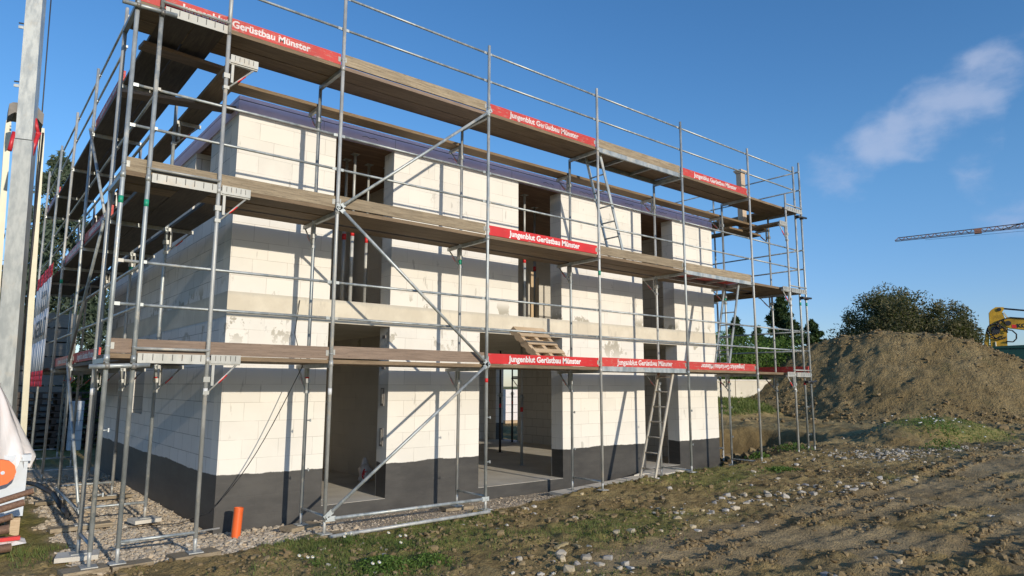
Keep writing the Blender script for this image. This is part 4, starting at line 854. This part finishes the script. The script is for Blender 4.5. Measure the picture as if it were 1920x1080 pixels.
# yellow green stems left behind
t = thing('shrub', (.6, 18.5, -.2), 'yellow green shrub with bare stems behind the side scaffold', 'shrub')
b = MB()
for i in range(9): b.tube((.1 + .13 * i, 18.5 + .1 * (i % 3), -.2), (.12 + .14 * i + random.uniform(-.1, .1), 18.5, 2.0), .04, 6, 0, .02)
b.build('stems', M['bamboo'], t); rg = np.random.default_rng(77)
V, F = leaves(np.stack([rg.uniform(-.8, 1.8, 1800), 18.4 + rg.normal(size=1800) * .4, rg.uniform(.3, 2.7, 1800)], 1), .08, 1.6, 0, rg); fast('leaf_mass', V, F, M['hedge'], t)

# ------------------------------------------------------------------ soil heap
def heap():
    c = np.array([32.5, 5.2]); fx = np.array([.934, .357]); rx_ = np.array([.357, -.934])
    us = np.linspace(-10.5, 18, 330); vs = np.linspace(-9, 9, 200); U, Vv = np.meshgrid(us, vs)
    prof = np.interp(us, [-10.5, -9, -7.3, -5, -3, -1.2, .6, 2.5, 5, 7.5, 10, 14, 18], [0, .12, .95, 2.7, 3.85, 4.15, 4.1, 3.5, 2.3, 1.35, .9, .4, 0])
    prof = prof[None, :] + 0 * U; wdt = 2.2 + 1.05 * prof
    q = np.abs(Vv) / wdt; sh = np.clip(1 - q, 0, 1); sh = np.where(sh > .85, 1 - (1 - sh) ** 2 / .3 - .075 * 0, sh * 1.08); sh = np.clip(sh, 0, 1)
    Xw = c[0] + U * rx_[0] + Vv * fx[0]; Yw = c[1] + U * rx_[1] + Vv * fx[1]
    Zw = prof * sh + (.20 * fbm(Xw * .55, Yw * .55, 3, .5) + .13 * fbm(Xw * 2.2, Yw * 2.2, 4, .65) + .10 * sst(.1, .4, fbm(Xw * .8 + 4, Yw * .8, 3)) * fbm(Xw * 5, Yw * 5, 3, .7)) * sst(0, .6, prof * sh)
    Zw = Zw + H(Xw, Yw, False) - .12 * (prof * sh < .02) - .03
    n, m = U.shape; idx = np.arange(n * m).reshape(n, m); F = np.stack([idx[:-1, :-1], idx[:-1, 1:], idx[1:, 1:], idx[1:, :-1]], -1).reshape(-1, 4)
    o = fast('soil_heap', np.stack([Xw, Yw, Zw], -1).reshape(-1, 3), F, M['heap'], smooth=True)
    tag(o, 'large heap of brown excavated soil at the right', 'soil heap')
    P = np.stack([Xw, Yw, Zw], -1).reshape(-1, 3); rel = (prof * sh).ravel(); wgt = np.where(rel > .05, .25 + 1.6 * np.clip(1.2 - rel, 0, 1) + 1.2 * (sh.ravel() > .9), 0) * (Vv.ravel() < 1.5); wgt = wgt * np.clip(fbm(P[:, 0] * .9, P[:, 1] * .9, 3) + .45, 0, 1); wgt /= wgt.sum()
    ii = rng.choice(len(P), 5200, p=wgt); return P[ii] + rng.normal(size=(5200, 3)) * np.array([.06, .06, 0])
heap_pts = heap()

# ------------------------------------------------------------------ excavator, green tipper body, tower crane
ex = thing('excavator', (39.5, 0, .3), 'yellow excavator with folded boom showing above the heap', 'excavator')
dx = Vector((.34, -.94, 0)).normalized(); base = Vector((38.75, 3.35, 0)); nrm = Vector((-.94, -.34, 0)).normalized()
def E(u, z, d=0): return base + dx * u + Vector((0, 0, z)) + nrm * d
def plate(pts, th, nm, mat, par=ex, off=0):
    b = MB(); n_ = len(pts); b.v = [tuple(E(u, z, off - th / 2)) for u, z in pts] + [tuple(E(u, z, off + th / 2)) for u, z in pts]
    b.f = [tuple(range(n_)), tuple(reversed(range(n_, 2 * n_)))] + [(i, (i + 1) % n_, n_ + (i + 1) % n_, n_ + i) for i in range(n_)]; b.mi = [0] * len(b.f); b.sm = [False] * len(b.f); return b.build(nm, mat, par)
# u: metres to the right of the stick's rear edge; 1 m is about 29 px of the photograph
plate([(-.2, 3.2), (-.2, 4.5), (-.33, 4.7), (-.17, 5.0), (-.15, 5.6), (-.05, 5.74), (.15, 5.88), (.5, 5.86), (.5, 5.74), (.42, 5.6), (.5, 5.3), (.6, 4.75), (.54, 4.5), (.47, 3.2)], .3, 'stick', M['yellow'])
plate([(-.62, 3.2), (-.36, 4.62), (-.22, 4.5), (-.34, 3.2)], .2, 'bucket_linkage', M['yellow'])
plate([(.46, 5.2), (.6, 5.32), (1.5, 5.2), (3.2, 5.1), (7.0, 4.6), (9.0, 2.6), (8.0, 2.2), (6.2, 3.6), (3.0, 4.5), (1.5, 4.6), (.7, 4.74), (.5, 4.85)], .36, 'boom', M['yellow'], off=.02)
MB().tube(E(.42, 5.80, .05), E(2.6, 5.45, .05), .045, 10).tube(E(2.0, 5.55, .05), E(6.0, 5.0, .05), .09, 10).build('hydraulic_ram', M['dark_steel'], ex)
plate([(.44, 5.55), (.5, 5.6), (.68, 5.25), (.62, 5.22)], .1, 'link_rod', M['cream'], off=.12)
b = MB()
for cx, cz, r_ in ((.0, 4.72, .28), (.22, 4.5, .33), (.05, 4.6, .38), (.3, 4.95, .2)):
    pts = [E(cx + r_ * math.cos(a), cz + r_ * math.sin(a), .23 + .03 * math.sin(a * 2)) for a in np.linspace(0, 5.6, 16)]; b.path(pts, .032, 6)
b.path([E(*q, .22) for q in ((.55, 4.66), (.75, 4.62), (.92, 4.42), (.9, 4.18), (.75, 4.02), (.45, 4.05))], .035, 6); b.path([E(.1, 4.85, .2), E(.3, 5.15, .24), E(.7, 5.3, .24), E(1.5, 5.2, .24), E(4, 5.05, .24)], .03, 6)
b.build('hoses', M['black'], ex)
MB().tube(E(.30, 5.74, -.2), E(.30, 5.74, .2), .09, 12).build('pin', M['dark_steel'], ex); MB().tube(E(.05, 4.68, -.2), E(.05, 4.68, .2), .2, 16).build('pin', M['dark_steel'], ex); MB().tube(E(.62, 5.0, -.22), E(.62, 5.0, .24), .13, 14).build('pin', M['dark_steel'], ex)
MB().tube(E(.0, 3.2, .17), E(.0, 4.05, .17), .035, 8).build('grease_pipe', M['cream'], ex)
rgt = dx
lettering('KOMATSU', .27, .012, E(1.66, 4.84, .212), tuple(dx), (0, 0, 1), M['black'], ex, 1.1)
MB().quadbox([E(.76, 4.74, .202), E(.95, 4.73, .202), E(.95, 4.73, .208), E(.76, 4.74, .208), E(.76, 4.92, .202), E(.95, 4.91, .202), E(.95, 4.91, .208), E(.76, 4.92, .208)]).build('red_sign', M['sticker_red'], ex)
# body outside the frame so the boom is carried
b = MB().quadbox([E(8, 1.0, -1.3), E(12, 1.0, -1.3), E(12, 1.0, 1.3), E(8, 1.0, 1.3), E(8, 2.2, -1.3), E(12, 2.4, -1.3), E(12, 2.4, 1.3), E(8, 2.2, 1.3)]); b.build('upper_body', M['yellow'], ex)
b = MB().quadbox([E(8.2, 2.2, .3), E(9.8, 2.2, .3), E(9.8, 2.2, 1.3), E(8.2, 2.2, 1.3), E(8.5, 3.3, .3), E(9.8, 3.3, .3), E(9.8, 3.3, 1.3), E(8.5, 3.3, 1.3)]); b.build('cab', M['dark_steel'], ex)
for s in (-1.3, .7):
    b = MB().quadbox([E(7.9, .2, s), E(12.2, .2, s), E(12.2, .2, s + .6), E(7.9, .2, s + .6), E(8.2, 1.0, s), E(11.9, 1.0, s), E(11.9, 1.0, s + .6), E(8.2, 1.0, s + .6)]); b.build('track', M['dark_steel'], ex)
tb = thing('tipper_body', (37.5, 0, .3), 'dark green steel tipper body partly hidden by the soil heap', 'tipper')
base = Vector((37.0, 3.5, 0)); dx = Vector((.25, -.97, 0)).normalized(); nrm = Vector((-.97, -.25, 0))
def slab_(u0, u1, z0, z1, d0, d1, nm, mat, z1b=None):
    z1b = z1 if z1b is None else z1b
    return MB().quadbox([E(u0, z0, d1), E(u1, z0, d1), E(u1, z0, d0), E(u0, z0, d0), E(u0, z1, d1), E(u1, z1b, d1), E(u1, z1b, d0), E(u0, z1, d0)]).build(nm, mat, tb)
slab_(-.3, 7, 1.2, 3.60, -2.4, 0, 'hopper', M['green_box'], 3.78); slab_(-.35, 7.05, 3.62, 3.72, -2.45, .06, 'rim', M['green_box'], 3.90)
slab_(-.1, 6.8, 1.0, 1.2, -2.0, -.4, 'chassis', M['dark_steel'])
for u in (.8, 2.0, 5.8):
    MB().tube(E(u, .8, .0), E(u, .8, -.35), .5, 20).tube(E(u, .8, -2.05), E(u, .8, -2.4), .5, 20).build('wheel', M['black'], tb)
# distant crane
tc = thing('tower_crane', (160, -34, 0), 'distant tower crane, its red lattice jib reaching in from the right', 'crane')
ja = Vector((135.8, 44.6, 29.8)); jb = Vector((141.4, 25.3, 29.9)); jd = (jb - ja).normalized(); sdv = jd.cross(Vector((0, 0, 1))).normalized(); LJ = 72
b = MB(); b2 = MB()
for s in (-.55, .55): b.tube(ja + sdv * s, ja + jd * LJ + sdv * s, .07, 5)
b.tube(ja + jd * .5 + Vector((0, 0, .55)), ja + jd * LJ + Vector((0, 0, 1.15)), .09, 5)
for i in range(int(LJ / 1.2)):
    a = ja + jd * (1.2 * i); c = ja + jd * (1.2 * i + .6) + Vector((0, 0, .55 + .6 * (1.2 * i) / LJ)); e = ja + jd * (1.2 * i + 1.2)
    for s in (-.55, .55): (b if i % 4 < 2 else b2).tube(a + sdv * s, c, .045, 4, cap=False); (b if i % 4 < 2 else b2).tube(c, e + sdv * s, .045, 4, cap=False)
jib = b.build('jib', M['crane_red'], tc); b2.build('lattice_braces', M['crane_grey'], jib)
MB().quadbox([tuple(ja + jd * u + sdv * s + Vector((0, 0, z))) for z in (-.25, .6) for u, s in ((12.8, -.6), (13.9, -.6), (13.9, .6), (12.8, .6))]).build('trolley', M['crane_red'], tc)
MB().tube(ja + jd * 17, ja + jd * 62 + Vector((0, 0, 11)), .10, 5).tube(ja + jd * 62 + Vector((0, 0, 11)), ja + jd * 80 + Vector((0, 0, 1)), .06, 5).build('pendant_line', M['dark_steel'], tc)
MB().tube(ja + jd * 5 + Vector((0, 0, -.4)), ja + jd * 60 + Vector((0, 0, -1.4)), .025, 4).build('hoist_rope', M['dark_steel'], tc)
tw = ja + jd * 62; b = MB()
for sx_, sy_ in ((-.8, -.8), (.8, -.8), (.8, .8), (-.8, .8)): b.tube((tw.x + sx_, tw.y + sy_, 0), (tw.x + sx_ * .3, tw.y + sy_ * .3, 41), .12, 5)
for z in range(0, 30, 2): b.tube((tw.x - .8, tw.y - .8, z), (tw.x + .8, tw.y - .8, z + 2), .06, 4).tube((tw.x + .8, tw.y + .8, z), (tw.x - .8, tw.y + .8, z + 2), .06, 4)
b.build('tower', M['crane_red'], tc)

# ------------------------------------------------------------------ stones
ico_v = np.array([(-1, 0, 0), (1, 0, 0), (0, -1, 0), (0, 1, 0), (0, 0, -1), (0, 0, 1), (.62, .62, .5), (-.62, .62, .5), (.62, -.62, .5), (-.62, -.62, .5)])
from itertools import combinations
def hull_faces(v):
    bm = bmesh.new(); [bm.verts.new(tuple(p)) for p in v]; bm.verts.ensure_lookup_table(); r_ = bmesh.ops.convex_hull(bm, input=bm.verts); bm.verts.index_update()
    f = [tuple(q.index for q in fc.verts) for fc in bm.faces]; bm.free(); return [x for x in f if len(x) == 3]
cube_v = np.array([(x, y, z) for x in (-1, 1) for y in (-1, 1) for z in (-1, 1)]) * .72
base_v = np.concatenate([cube_v, np.array([(0, 0, 1.05), (1.02, 0, 0), (-1.02, 0, .1), (0, 1.03, 0), (0, -1.02, 0)])]); base_f = np.array(hull_faces(base_v))
def stones(name, px, py, size, mat, sink=.3, flat=.6, zadd=0., zz=None):
    n = len(px); nv = len(base_v); V = base_v[None] * (1 + rng.uniform(-.28, .28, (n, nv, 3))); V = V * (size[:, None, None] * rng.uniform(.6, 1.3, (n, 1, 3))) * np.array([1, 1, flat])
    a = rng.uniform(0, 6.28, n); c, s = np.cos(a)[:, None], np.sin(a)[:, None]; x = V[:, :, 0] * c - V[:, :, 1] * s; y = V[:, :, 0] * s + V[:, :, 1] * c
    tl = rng.uniform(-.4, .4, (n, 1)); z = V[:, :, 2] + tl * x; z0 = (H(px, py) if zz is None else zz) + size * flat * (.8 - sink * 1.6) + zadd
    P = np.stack([x + px[:, None], y + py[:, None], z + z0[:, None]], -1).reshape(-1, 3)
    F = (base_f[None] + (np.arange(n) * nv)[:, None, None]).reshape(-1, 3); o = fast(name, P, F, mat); return tag(o, kind='stuff')
# gravel: side yard and strip
N = 70000; px = rng.uniform(-2.8, 6.5, N); py = rng.uniform(-.25, 9, N)
g_, *_ = regions(px, py); keep = (g_ > .35) & ((px < -.93) | (py < 1.37)) & (rng.random(N) < np.where(px < -.9, np.clip(1.25 - py / 9, .15, 1), np.where(px < .6, .95, .3))); px, py = px[keep], py[keep]
sz = rng.gamma(2.6, .0048, len(px)) + .006; sz = np.where(px > .6, sz * .42, sz * .9)
tag(stones('gravel_bed', px, py, np.clip(sz, .008, .05), M['gravel']), 'pale crushed gravel between scaffold and house', 'gravel')
# small stones over the mud
N = 1100; px = rng.uniform(-1.5, 17, N); py = rng.uniform(-6.2, .9, N); w_ = fbm(px * .8 + 5, py * .8, 3) + .25 * np.exp(-((py + 2.7 - .0 * px) / .5) ** 2) * (px > 1)
g_, _, _, _, rz_ = regions(px, py); keep = (w_ > .12) & (g_ < .3) & (rng.random(len(px)) < .75); px, py = px[keep], py[keep]; sz = np.clip(rng.gamma(2., .008, len(px)) + .006, .006, .045)
tag(stones('mud_pebbles', px, py, sz, M['rubble'], .35), 'small stones pressed into the mud', 'pebbles')
# stone line and pale rubble patch
px = np.concatenate([rng.normal(7.4, .9, 75), rng.normal(5.4, .9, 35), rng.normal(1.3, .4, 30), rng.normal(4.2, .6, 15)]); py = np.concatenate([rng.normal(-2.45, .22, 75) - .22 * (px[:75] - 7.2), rng.normal(-2.1, .3, 35), rng.normal(-2.85, .3, 30), rng.normal(-1.9, .3, 15)])
tag(stones('broken_stone_strip', px, py, np.clip(rng.gamma(2.0, .010, len(px)) + .007, .007, .055), M['rubble'], .4), 'broken yellow and grey stones beside the wheel ruts', 'stones')
px = np.concatenate([rng.normal(12.9, .8, 620), rng.normal(11.8, .4, 100), rng.normal(14.8, .4, 120)]); py = np.concatenate([rng.normal(-1.45, .38, 620) - .25 * (px[:620] - 12.6), rng.normal(-1.7, .3, 100), rng.normal(-2.3, .2, 120)])
tag(stones('pale_rubble_patch', px, py, np.clip(rng.gamma(1.4, .009, len(px)) + .006, .006, .06), M['pale_rubble'], .45), 'patch of pale grey rubble before the flower mound', 'rubble')
# clods
N = 9000; px = rng.uniform(-2.5, 16, N); py = rng.uniform(-6.2, .9, N); g_, gs_, sn_, _, rz_ = regions(px, py); keep = (g_ < .2) & (fbm(px * 1.1, py * 1.1 + 9, 3) > -.02) & (sn_ < .5); px, py = px[keep], py[keep]
k = NT('soil clod'); M['clod'] = k.fin(k.mix(isl(k), (.17, .12, .062), (.27, .205, .115)), .95, 0, .15)
tag(stones('soil_clods', px, py, np.clip(rng.gamma(1.8, .0065, len(px)) + .005, .005, .045), M['clod'], .3, .7), 'loose soil clods on the churned ground', 'soil')
N = 5000; px = rng.uniform(-3.2, 3.5, N); py = rng.uniform(-3.2, .3, N); g_, gs_, *_ = regions(px, py); kk_ = (g_ < .3) & (fbm(px * 1.7 + 3, py * 1.7, 4) > .02); px, py = px[kk_], py[kk_]
tag(stones('near_clods', px, py, np.clip(rng.gamma(1.7, .007, len(px)) + .004, .004, .05), M['clod'], .35, .7), 'dark earth crumbs along the edge of the gravel', 'soil')
px = rng.uniform(21, 32, 900); py = rng.uniform(-4, 12, 900); tag(stones('heap_foot_clods', px, py, np.clip(rng.gamma(1.6, .028, 900), .015, .14), M['clod'], .3, .7), 'clods at the foot of the soil heap', 'soil')
px = rng.uniform(11, 14.5, 700); py = rng.uniform(.9, 4.2, 700); tag(stones('pit_rubble', px, py, np.clip(rng.gamma(2, .03, 700), .02, .13), M['clod'], .3, .8), 'crumbled earth in the pit by the house corner', 'soil')
tag(stones('heap_clods', heap_pts[:, 0], heap_pts[:, 1], np.clip(rng.gamma(1.5, .017, len(heap_pts)), .012, .10), M['clod'], .2, .75, 0., heap_pts[:, 2]), 'earth clods lying on the soil heap', 'soil')
px = rng.uniform(1.8, 16, 9000); ln = rng.choice(5, 9000, p=[.3, .12, .26, .1, .22]); c0 = np.array([-3.30, -3.72, -4.9, -4.15, -5.5])[ln]; sl = np.array([.012, -.06, -.12, -.085, -.14])[ln]
py = c0 + sl * (px - 2) + .05 * np.sin(px * .9 + c0) + np.where(rng.random(9000) < .5, -1, 1) * rng.normal(.2, .05, 9000); kk_ = fbm(px * 1.3, py * 1.6, 3) > .04; px, py = px[kk_], py[kk_]
tag(stones('rut_crumbs', px, py, np.clip(rng.gamma(1.7, .0075, len(px)) + .005, .005, .045), M['clod'], .3, .7), 'crumbled mud ridges beside the wheel ruts', 'soil')
# individual larger stones
def rock_mesh(seed):
    rr = np.random.default_rng(seed); V = base_v * (1 + rr.uniform(-.25, .25, base_v.shape)); me = bpy.data.meshes.new('stone'); me.from_pydata([tuple(v) for v in V], [], [tuple(int(q) for q in f) for f in base_f]); me.materials.append(M['stone']); return me
rm = [rock_mesh(s) for s in range(5)]
spots = [(6.35 + .33 * i, -2.1 - .09 * i + .2 * math.sin(i * 2.3), .035 + .02 * ((i * 7) % 5) / 4) for i in range(12)] + [(5.0 + .21 * i, -2.0 - .3 * math.sin(i), .03 + .012 * (i % 3)) for i in range(8)] + \
        [(1.0 + .13 * i, -2.9 + .5 * math.sin(i * 1.7), .03 + .01 * (i % 3)) for i in range(8)] + [(3.3, -1.05, .04), (4.6, .1, .03), (6.6, .1, .035), (5.9, -.7, .04), (2.9, -2.2, .045), (3.1, -2.25, .05), (4.0, -2.55, .035), (3.4, -2.5, .03), (8.5, -.7, .045), (9.8, -.9, .04)]
for i, (x, y, s) in enumerate(spots):
    o = bpy.data.objects.new('stone', rm[i % 5]); COL.objects.link(o); o.location = (x, y, Hs(x, y) + s * .3); o.scale = (s * 1.3, s, s * .75); o.rotation_euler = (.2 * math.sin(i), .2 * math.cos(i * 2), i * 1.1)
    tag(o, 'fist sized angular stone lying loose on the mud', 'stone', 'loose stones on the mud')

for i, (x, y, l, a, lab) in enumerate(((1.9, -2.25, .13, .3, 'small yellow wood offcut lying flat on the mud'), (2.05, -2.36, .06, 1.4, 'short yellow wood chip beside the longer offcut'), (5.2, -1.1, .09, .9, 'weathered wood scrap on the mud before the ladder'))):
    z = Hs(x, y); b = MB().obox((x - l * math.cos(a), y - l * math.sin(a), z + .02), (x + l * math.cos(a), y + l * math.sin(a), z + .025), .05, .025); b.obox((x - l * .5 * math.cos(a), y - l * .5 * math.sin(a), z + .034), (x + l * .8 * math.cos(a), y + l * .8 * math.sin(a), z + .036), .03, .01); tag(b.build('wood_offcut', M['straw_box'] if i < 2 else M['grey_wood', 0]), lab, 'wood scrap')
# ------------------------------------------------------------------ grass, weeds, flowers
def blades(n, xr, yr, thr, hmin, hmax, name, label, seed, dens=None, wd=.0045):
    rg = np.random.default_rng(seed); x = rg.uniform(*xr, n); y = rg.uniform(*yr, n); g_, gs_, *_ = regions(x, y)
    kf = gs_ * (g_ < .25) * (fbm(x * 2.6, y * 2.6, 3) + .30 > thr) * (rg.random(n) < gs_)
    if dens is not None: kf = kf * (rg.random(n) < dens(x, y))
    kf = kf > 0; x, y = x[kf], y[kf]; n = len(x); z = H(x, y); h = rg.uniform(hmin, hmax, n) * (.6 + .8 * np.clip(fbm(x * 3, y * 3, 2) + .5, 0, 1)); a = rg.uniform(0, 6.28, n); l = rg.uniform(.15, .9, n) * h; d = rg.uniform(0, 6.28, n)
    w_ = wd * rg.uniform(.7, 1.5, n); B0 = np.stack([x - w_ * np.cos(a), y - w_ * np.sin(a), z - .01], 1); B1_ = np.stack([x + w_ * np.cos(a), y + w_ * np.sin(a), z - .01], 1)
    T = np.stack([x + l * np.cos(d), y + l * np.sin(d), z + h], 1); V = np.stack([B0, B1_, T], 1).reshape(-1, 3); F = np.arange(n * 3).reshape(n, 3)
    tag(fast(name, V, F, M['grass']), label, 'grass', kind='stuff')
blades(90000, (-3.4, 3.5), (-4.2, .2), .12, .015, .06, 'near_grass', 'short patchy grass along the lower edge', 3, lambda x, y: np.clip(1.1 - .22 * (x + 1), .1, 1))
blades(60000, (2, 13), (-3.2, .6), .2, .012, .035, 'thin_grass', 'thin grass film over the mud', 4, lambda x, y: .6 + 0 * x)
blades(9000, (15.5, 22.5), (-2.5, 1.2), .15, .02, .07, 'mound_grass', 'grass on the little mound before the soil heap', 5, None, .012)
blades(20000, (19, 29), (8.6, 12), -.3, .04, .16, 'meadow_grass', 'strip of green grass before the low wall', 6, None, .02)
blades(5000, (-3.1, -1.2), (-.6, 1.6), .0, .03, .10, 'corner_grass', 'green tufts around the corner footing boards', 8)
def weed(x, y, r, n, label, cat='weed', hh=.12, ls=.022, seed=0, flowers=0):
    z0 = Hs(x, y); t = thing('leafy_weed' if not flowers else 'chamomile', (x, y, z0), label, cat, 'weeds and flowers in the foreground'); rg = np.random.default_rng(seed)
    q = rg.normal(size=(n, 2)) * r * .5; zz = z0 + rg.random(n) ** .7 * hh * np.exp(-(q ** 2).sum(1) / (r * r)); V, F = leaves(np.stack([x + q[:, 0], y + q[:, 1], zz], 1), ls, 1.0, -.1, rg); fast('foliage', V, F, M['weed'], t)
    b = MB()
    for i in range(6): b.tube((x, y, z0 - .01), (x + rg.normal() * r * .4, y + rg.normal() * r * .4, z0 + hh * .8), .003, 4, 0, .001)
    b.build('stems', M['weed'], t)
    for i in range(flowers):
        fx_, fy_ = x + rg.normal() * r * .7, y + rg.normal() * r * .7; fz = z0 + hh * rg.uniform(.8, 1.3); b = MB()
        for a in range(9):
            an = a * 2 * math.pi / 9; p = Vector((fx_, fy_, fz)); dv = Vector((math.cos(an), math.sin(an) - .3, .55 * math.sin(an) - .1)).normalized(); b.obox(p + dv * .004, p + dv * .019, .0075, .0015)
        f = b.build('blossom', M['flower_white'], t); MB().lump((fx_, fy_ - .003, fz + .003), .007, .006, .006, 0, 2, .05, 1).build('centre', M['flower_yellow'], f); MB().tube((x, y, z0), (fx_, fy_, fz), .0015, 4).build('stalk', M['weed'], t)
weed(-.12, -1.72, .34, 1500, 'bright green clover like weed at the bottom edge', hh=.13, ls=.017, seed=1); weed(.35, -1.85, .25, 700, 'smaller bright green weed right of the clover patch', hh=.10, ls=.016, seed=2)
weed(-.62, -1.2, .12, 160, 'white chamomile left of the clover patch', 'flower', .12, .010, 3, 3); weed(.42, -1.15, .16, 200, 'white chamomile with yellow centres above the clover patch', 'flower', .14, .010, 4, 4)
weed(-.35, -1.9, .10, 120, 'low chamomile at the bottom edge beside the clover', 'flower', .10, .010, 5, 2); weed(-2.55, -.5, .12, 180, 'small weed with one white flower before the corner boards', 'flower', .06, .012, 6, 2)
weed(.0, -.7, .1, 90, 'single chamomile close to the scaffold foot', 'flower', .08, .010, 12, 2)
weed(10.7, .45, .28, 420, 'weed tuft at the right house corner', hh=.16, ls=.035, seed=7); weed(12.0, .35, .45, 380, 'green weeds round the feet of the right end poles', hh=.20, ls=.028, seed=8)
weed(9.3, -.9, .35, 260, 'flat rosette weed on the mud right of the house', hh=.06, ls=.035, seed=9); weed(14.8, -1.9, .4, 300, 'dark green weeds beside the pale rubble', hh=.28, ls=.03, seed=10)
t = thing('flower_patch', (17.5, -.9, .5), 'wild plants with white flowers on the little mound', 'flowers'); rg = np.random.default_rng(9)
xx = rg.normal(16.7, .5, 420); yy = rg.normal(-1.2, .35, 420); V, F = leaves(np.stack([xx, yy, H(xx, yy) + rg.uniform(0, .28, 420)], 1), .03, 1.4, 0, rg); fast('foliage', V, F, M['weed'], t)
b = MB()
for i in range(26):
    x_, y_ = rg.normal(17.2, .9), rg.normal(-.75, .45); b.lump((x_, y_, Hs(x_, y_) + rg.uniform(.05, .22)), .032, .032, .014, 0, i, .2, 1)
b.build('white_blossoms', M['flower_white'], t)
for o in bpy.data.objects:
    if '_off' in o: del o['_off']
